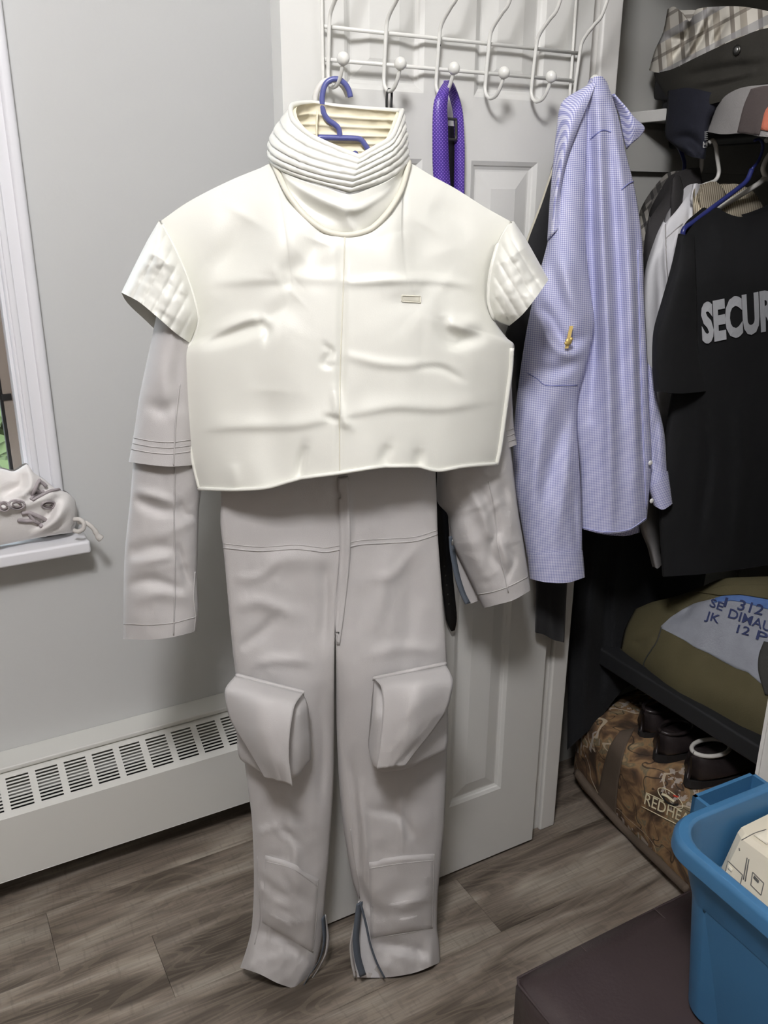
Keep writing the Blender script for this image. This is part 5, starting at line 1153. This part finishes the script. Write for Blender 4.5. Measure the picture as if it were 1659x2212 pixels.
def shoe(px, zt, yaw, lab, lining, m_, sc=1.0):
    c_ = np.array([px[0], px[1], zt]); t = thing('shoe', (c_[0], c_[1], zt), lab, 'shoe', 'shoes lying on the camouflage bag')
    L_, n_ = .27*sc, 18; V = []; ns_ = 20; cy_, sy_ = math.cos(yaw), math.sin(yaw)
    def place(x, y_, z): return (c_[0]+x*cy_-y_*sy_, c_[1]+x*sy_+y_*cy_, zt+z)
    for i in range(ns_+1):
        q = i/ns_; wdt = (.030+.014*math.sin(math.pi*min(1, q*1.15))**.8+.006*math.sin(math.pi*q))*sc*(1 if q > .001 else .9); 
        if q < .12: wdt *= math.sqrt(max(.05, 1-((.12-q)/.12)**2))
        if q > .85: wdt *= math.sqrt(max(.02, 1-((q-.85)/.15)**2))
        hgt = (.050+.016*math.exp(-((q-.08)/.12)**2)-.018*sstep(q, .35, .8))*sc
        for k in range(n_):
            a = 2*math.pi*k/n_; cz = math.sin(a); V.append(place(q*L_, wdt*math.cos(a)*(1.0 if cz < 0 else .86), .012+hgt*(.5+.5*cz)))
    Fc = [(i*n_+k, i*n_+(k+1) % n_, (i+1)*n_+(k+1) % n_, (i+1)*n_+k) for i in range(ns_) for k in range(n_)]+[tuple(range(n_)), tuple(ns_*n_+k for k in range(n_-1, -1, -1))]
    obj('upper', V, Fc, m_, t)
    V = []
    for z in (0, .02):
        for i in range(24):
            a = 2*math.pi*i/24; q = .5-.52*math.cos(a); wdt = (.040+.008*math.sin(math.pi*q))*sc; V.append(place(q*L_, wdt*math.sin(a), z))
    Fc = [(i, (i+1) % 24, 24+(i+1) % 24, 24+i) for i in range(24)]+[tuple(range(23, -1, -1)), tuple(range(24, 48))]
    obj('sole', V, Fc, rubber_m, t, False)
    P = [place(.055*sc-.047*sc*math.cos(a), .027*sc*math.sin(a), .012+.062*sc+.004*math.cos(a)) for a in np.linspace(0, 2*math.pi, 30)]
    V, Fc = tube(P, .0045*sc, 8, False); obj('collar_lining' if lining else 'collar', V, Fc, shoew_m if lining else m_, t)
    return t
shoe((1.450, 1.300), .25, .10, 'black leather shoe on the camouflage bag, nearest the closet corner', False, shoe_m)
shoe((1.415, 1.215), .25, .05, 'black leather shoe in the middle on the camouflage bag', False, shoe_m)
shoe((1.408, 1.112), .25, .0, 'black shoe with a white collar lining on the camouflage bag', True, shoe_m, 1.12)

# ================================================================== window sill: sweatshirt with felt letters
sw = thing('sweatshirt', (.10, 1.85, .814), 'white fleece sweatshirt with grey felt letters bunched on the window sill', 'sweatshirt')
psw = Pl(1.868, 1.868)
fw = Creases(psw, [('r', [(70, 1010), (60, 1060), (20, 1090), (-20, 1110)], .012, .022), ('v', [(52, 1020), (45, 1050), (0, 1070)], .012, .02), ('v', [(75, 1140), (100, 1120), (120, 1080)], .008, .018), ('r', [(85, 1150), (120, 1125), (150, 1080)], .012, .02),
    ('v', [(90, 1155), (130, 1135), (150, 1110)], .006, .010), ('r', [(20, 1100), (60, 1090), (110, 1070), (135, 1058)], .010, .012), ('v', [(50, 1072), (80, 1066), (110, 1055)], .007, .014), ('v', [(-10, 1090), (40, 1078), (60, 1086)], .006, .012)])
sb = garment('body', psw, [(-160, 1050), (-110, 1020), (-60, 1010), (0, 1012), (30, 1018), (58, 1003), (72, 1020), (95, 1036), (120, 1056), (145, 1064), (162, 1080)], [(-160, 1212), (0, 1178), (60, 1166), (110, 1157), (158, 1150)],
    [(-160, 1050), (-178, 1120), (-160, 1212)], [(162, 1080), (167, 1105), (165, 1128), (158, 1150)], .055, .03, sweat_m, sw, 60, 50, fw, (.005, 18, 4), prof=lambda S, T: np.sqrt(np.clip(1-np.abs(2*S-1)**8, 0, 1))*(.4+.6*np.sqrt(np.clip(4*T*(1-T), 0, 1))))
def bars(name, segs, w_):
    for seg_ in segs:
        P = drape(sb, seg_, 16, .0025, True)
        if len(P) > 3:
            V, Fc = tube(P, w_, 6); o_ = obj(name, V, Fc, letter_m, sb)
bars('felt_letter', [[(66, 1072), (72, 1058), (80, 1042), (84, 1038)], [(82, 1039), (92, 1045), (97, 1050)], [(74, 1056), (82, 1060), (86, 1061)]], .0038)
bars('felt_letter', [[(70, 1082), (90, 1072), (110, 1062), (130, 1058)], [(66, 1080), (78, 1068), (96, 1062)]], .0030)
bars('felt_letter', [[(46, 1107), (60, 1105), (80, 1113), (98, 1122)], [(38, 1122), (56, 1124), (74, 1124), (92, 1138)], [(62, 1108), (68, 1116), (74, 1124)]], .0042)
for cx_, cy_, rx, ry in ((36, 1090, 16, 8), (104, 1090, 15, 8), (8, 1094, 12, 8)):
    for k_, w_ in ((1.0, .0022), (.55, .0018)):
        P = drape(sb, [(cx_+rx*k_*math.cos(a), cy_+ry*k_*math.sin(a)) for a in np.linspace(0, 2*math.pi, 15)], 30, .002)
        if len(P) > 5: V, Fc = tube(P, w_, 6); obj('felt_letter', V, Fc, lettere_m if k_ < 1 else letter_m, sb)
P = np.array([on(u, v, y=yy) for u, v, yy in spline([(160, 1122, 1.81), (172, 1122, 1.80), (181, 1130, 1.795), (180, 1142, 1.795), (170, 1148, 1.80), (160, 1146, 1.81)], 24)])
V, Fc = tube(P, .0048, 8); obj('drawcord', V, Fc, cord_m, sw)
P = np.array([on(u, v, y=yy) for u, v, yy in spline([(170, 1128, 1.82), (186, 1130, 1.80), (198, 1138, 1.795), (206, 1148, 1.795), (212, 1158, 1.795), (218, 1164, 1.795)], 24)])
V, Fc = tube(P, np.interp(np.linspace(0, 1, 25), [0, .6, .68, .8, .9, 1], [.0046, .0046, .0062, .0055, .0075, .0078]), 8); obj('drawcord_end', V, Fc, cord_m, sw)

# ================================================================== foreground: ottoman, blue tub and what is in it
ot = thing('ottoman', (.93, .55, 0), 'dark brown leatherette ottoman under the blue tub', 'ottoman')
ZO = .345
def ott_xf(V):
    V = V.copy(); V[:, 2] += np.where(V[:, 2] > .25, .006*fbm(V[:, 0]*9, V[:, 1]*9, 3), 0); return V
c0 = on(1113, 2108, z=ZO)
OX0, OY1 = c0[0]-.004, c0[1]+.006
V, Fc = dense_box(1.165-OX0, OY1-.22, ZO, .022); V = V+np.array([(OX0+1.165)/2, (OY1+.22)/2, ZO/2]); obod = obj('body', ott_xf(V), Fc, leather_m, ot)
def cord_rect(x0, x1, y0, y1, z, r): return tube(spline([(x0, y0, z), (x0, y1, z), (x1, y1, z), (x1, y0, z), (x0, y0, z)], 120, False), r, 6)
V, Fc = cord_rect(OX0+.0045, 1.1605, .2245, OY1-.0045, ZO-.010, .0028); obj('piping', V, Fc, leather_m, ot)
b = MB()
for x in (OX0+.135, OX0+.30): b.tube([(x, OY1-.01, ZO+.0005), (x, .5, ZO+.0012), (x, .24, ZO+.0008)], .0010, 5)
b.build('top_stitching', seaml_m, ot, True)
tb = thing('storage_tub', (.985, .46, ZO), 'blue plastic storage tub with a rolled rim on the ottoman', 'storage tub')
TZ = .66; TR = math.radians(-2.0)
def rrect(hw, hd, r, n=10):
    P = []
    for cx_, cy_, a0 in ((hw-r, hd-r, 0), (-(hw-r), hd-r, 90), (-(hw-r), -(hd-r), 180), (hw-r, -(hd-r), 270)):
        arc = [(cx_+r*math.cos(math.radians(a0+90*k/n)), cy_+r*math.sin(math.radians(a0+90*k/n))) for k in range(n+1)]
        P += arc
        nx_ = ((-(hw-r), hd), (-hw, -(hd-r)), (hw-r, -hd), (hw, hd-r))[a0//90]
        e = arc[-1]
        P += [(e[0]+(nx_[0]-e[0])*k/8, e[1]+(nx_[1]-e[1])*k/8) for k in range(1, 8)]
    return P
TCX, TCY, THW, THD = .999, .447, .169, .255
c1_, s1_ = math.cos(TR), math.sin(TR)
def ringz(sc_in, z, r, inset=0.0, panel=0.0):
    P = rrect(THW-sc_in, THD-sc_in, r); out = []
    for x, yy in P:
        if panel:
            hx, hy = THW-sc_in, THD-sc_in
            if abs(x) < hx-.055: yy -= math.copysign(panel, yy)
            if abs(yy) < hy-.055: x -= math.copysign(panel, x)
        out.append((TCX+x*c1_-yy*s1_, TCY+x*s1_+yy*c1_, z))
    return out
rings = [ringz(.050, ZO+.004, .04), ringz(.044, ZO+.012, .045, 0, .010), ringz(.030, .555, .05, 0, .010), ringz(.0285, .562, .05), ringz(.014, .628, .055), ringz(.012, .632, .055), ringz(.001, .631, .06), ringz(0, .634, .06), ringz(.001, .652, .06), ringz(.003, .656, .06),
         ringz(.006, .660, .06), ringz(.016, .660, .055), ringz(.020, .657, .052), ringz(.022, .645, .05), ringz(.030, .56, .05), ringz(.052, ZO+.012, .042)]
n_ = len(rings[0]); V = [p for r in rings for p in r]
Fc = [(j*n_+i, j*n_+(i+1) % n_, (j+1)*n_+(i+1) % n_, (j+1)*n_+i) for j in range(len(rings)-1) for i in range(n_)]
Fc += [tuple(range(n_-1, -1, -1)), tuple((len(rings)-1)*n_+i for i in range(n_))]
tub = obj('body', V, Fc, tub_m, tb); md = tub.modifiers.new('bev', 'BEVEL'); md.width = .0012; md.segments = 2; md.limit_method = 'ANGLE'; md.angle_limit = .6
md = tub.modifiers.new('weighted', 'WEIGHTED_NORMAL')
# handle ledge on the far short side: an open-topped lip
def tw_(x, yy, z): return (TCX+x*c1_-yy*s1_, TCY+x*s1_+yy*c1_, z)
b = MB()
y0_, y1_, hx = THD-.004, THD+.030, .064
for (xa, xb, ya_, yb_, za_, zb_) in ((-hx, hx, y1_-.006, y1_, .618, .652), (-hx, -hx+.006, y0_, y1_, .618, .652), (hx-.006, hx, y0_, y1_, .618, .652), (-hx, hx, y0_, y1_, .618, .624)):
    q = [tw_(x, yy, z) for z in (za_, zb_) for x, yy in ((xa, ya_), (xb, ya_), (xb, yb_), (xa, yb_))]
    b.add(q, [(3, 2, 1, 0), (4, 5, 6, 7), (0, 1, 5, 4), (1, 2, 6, 5), (2, 3, 7, 6), (3, 0, 4, 7)])
b.build('handle', tub_m, tb)

# beige panelled model standing in the tub
ty = thing('model_vehicle', (1.04, .50, ZO+.012), 'beige plastic model block with moulded panels standing in the tub', 'toy')
pr = [(.972, .628), (.964, .622), (.936, .566), (.936, .552), (.985, ZO+.014), (1.09, ZO+.014), (1.135, .552), (1.128, .60), (1.09, .628)]
ys = [(.652, .92), (.660, 1.0), (.640, 1.0), (.42, 1.0), (.400, 1.0), (.392, .94)]
V = [(1.035+(x-1.035)*k, yy+.012*(x-1.035), z if z > .5 else z) for yy, k in ((.668, .90), (.656, 1.0), (.40, 1.0), (.388, .90)) for x, z in pr]; n_ = len(pr)
Fc = [(j*n_+i, j*n_+(i+1) % n_, (j+1)*n_+(i+1) % n_, (j+1)*n_+i) for j in range(3) for i in range(n_)]+[tuple(range(n_-1, -1, -1)), tuple(3*n_+i for i in range(n_))]
tyb = obj('hull', V, Fc, toy_m, ty, False)
for c_ in ([(1573, 1860), (1604, 1890), (1597, 1922), (1566, 1888)], [(1626, 1884), (1650, 1908), (1644, 1934), (1622, 1912)]):
    for a_, b_ in zip(c_, c_[1:]+c_[:1]): seam('panel_line', tyb, [a_, ((a_[0]+b_[0])/2, (a_[1]+b_[1])/2), b_], .0007, toyd_m, tyb, 10, .0002)
for a_, b_ in (((1597, 1832), (1598, 1838)), ((1614, 1853), (1606, 1900)), ((1618, 1856), (1610, 1904))): seam('panel_slot', tyb, [a_, ((a_[0]+b_[0])/2, (a_[1]+b_[1])/2), b_], .0009, toyd_m, tyb, 10, .0002)
for c_, m_ in (([(1565, 1894), (1590, 1920), (1587, 1930), (1563, 1905)], toyd_m), ([(1629, 1890), (1640, 1902), (1638, 1908), (1627, 1896)], toyd_m), ([(1605, 1940), (1618, 1956), (1617, 1962), (1604, 1947)], toyd_m), ([(1632, 1972), (1640, 1982), (1639, 1988), (1631, 1979)], toyd_m), ([(1574, 1868), (1583, 1877), (1580, 1884), (1572, 1876)], toyl_m)):
    quad_patch('panel_block', tyb, c_, m_, tyb, .0014, 3, 3)
seam('panel_line', tyb, [(1602, 1815), (1630, 1800), (1655, 1792)], .0007, toyd_m, tyb, 10, .0002)
q = quad_patch('top_hatch', tyb, [(1628, 1804), (1660, 1790), (1690, 1806), (1656, 1824)], toyl_m, tyb, .002, 4, 4)
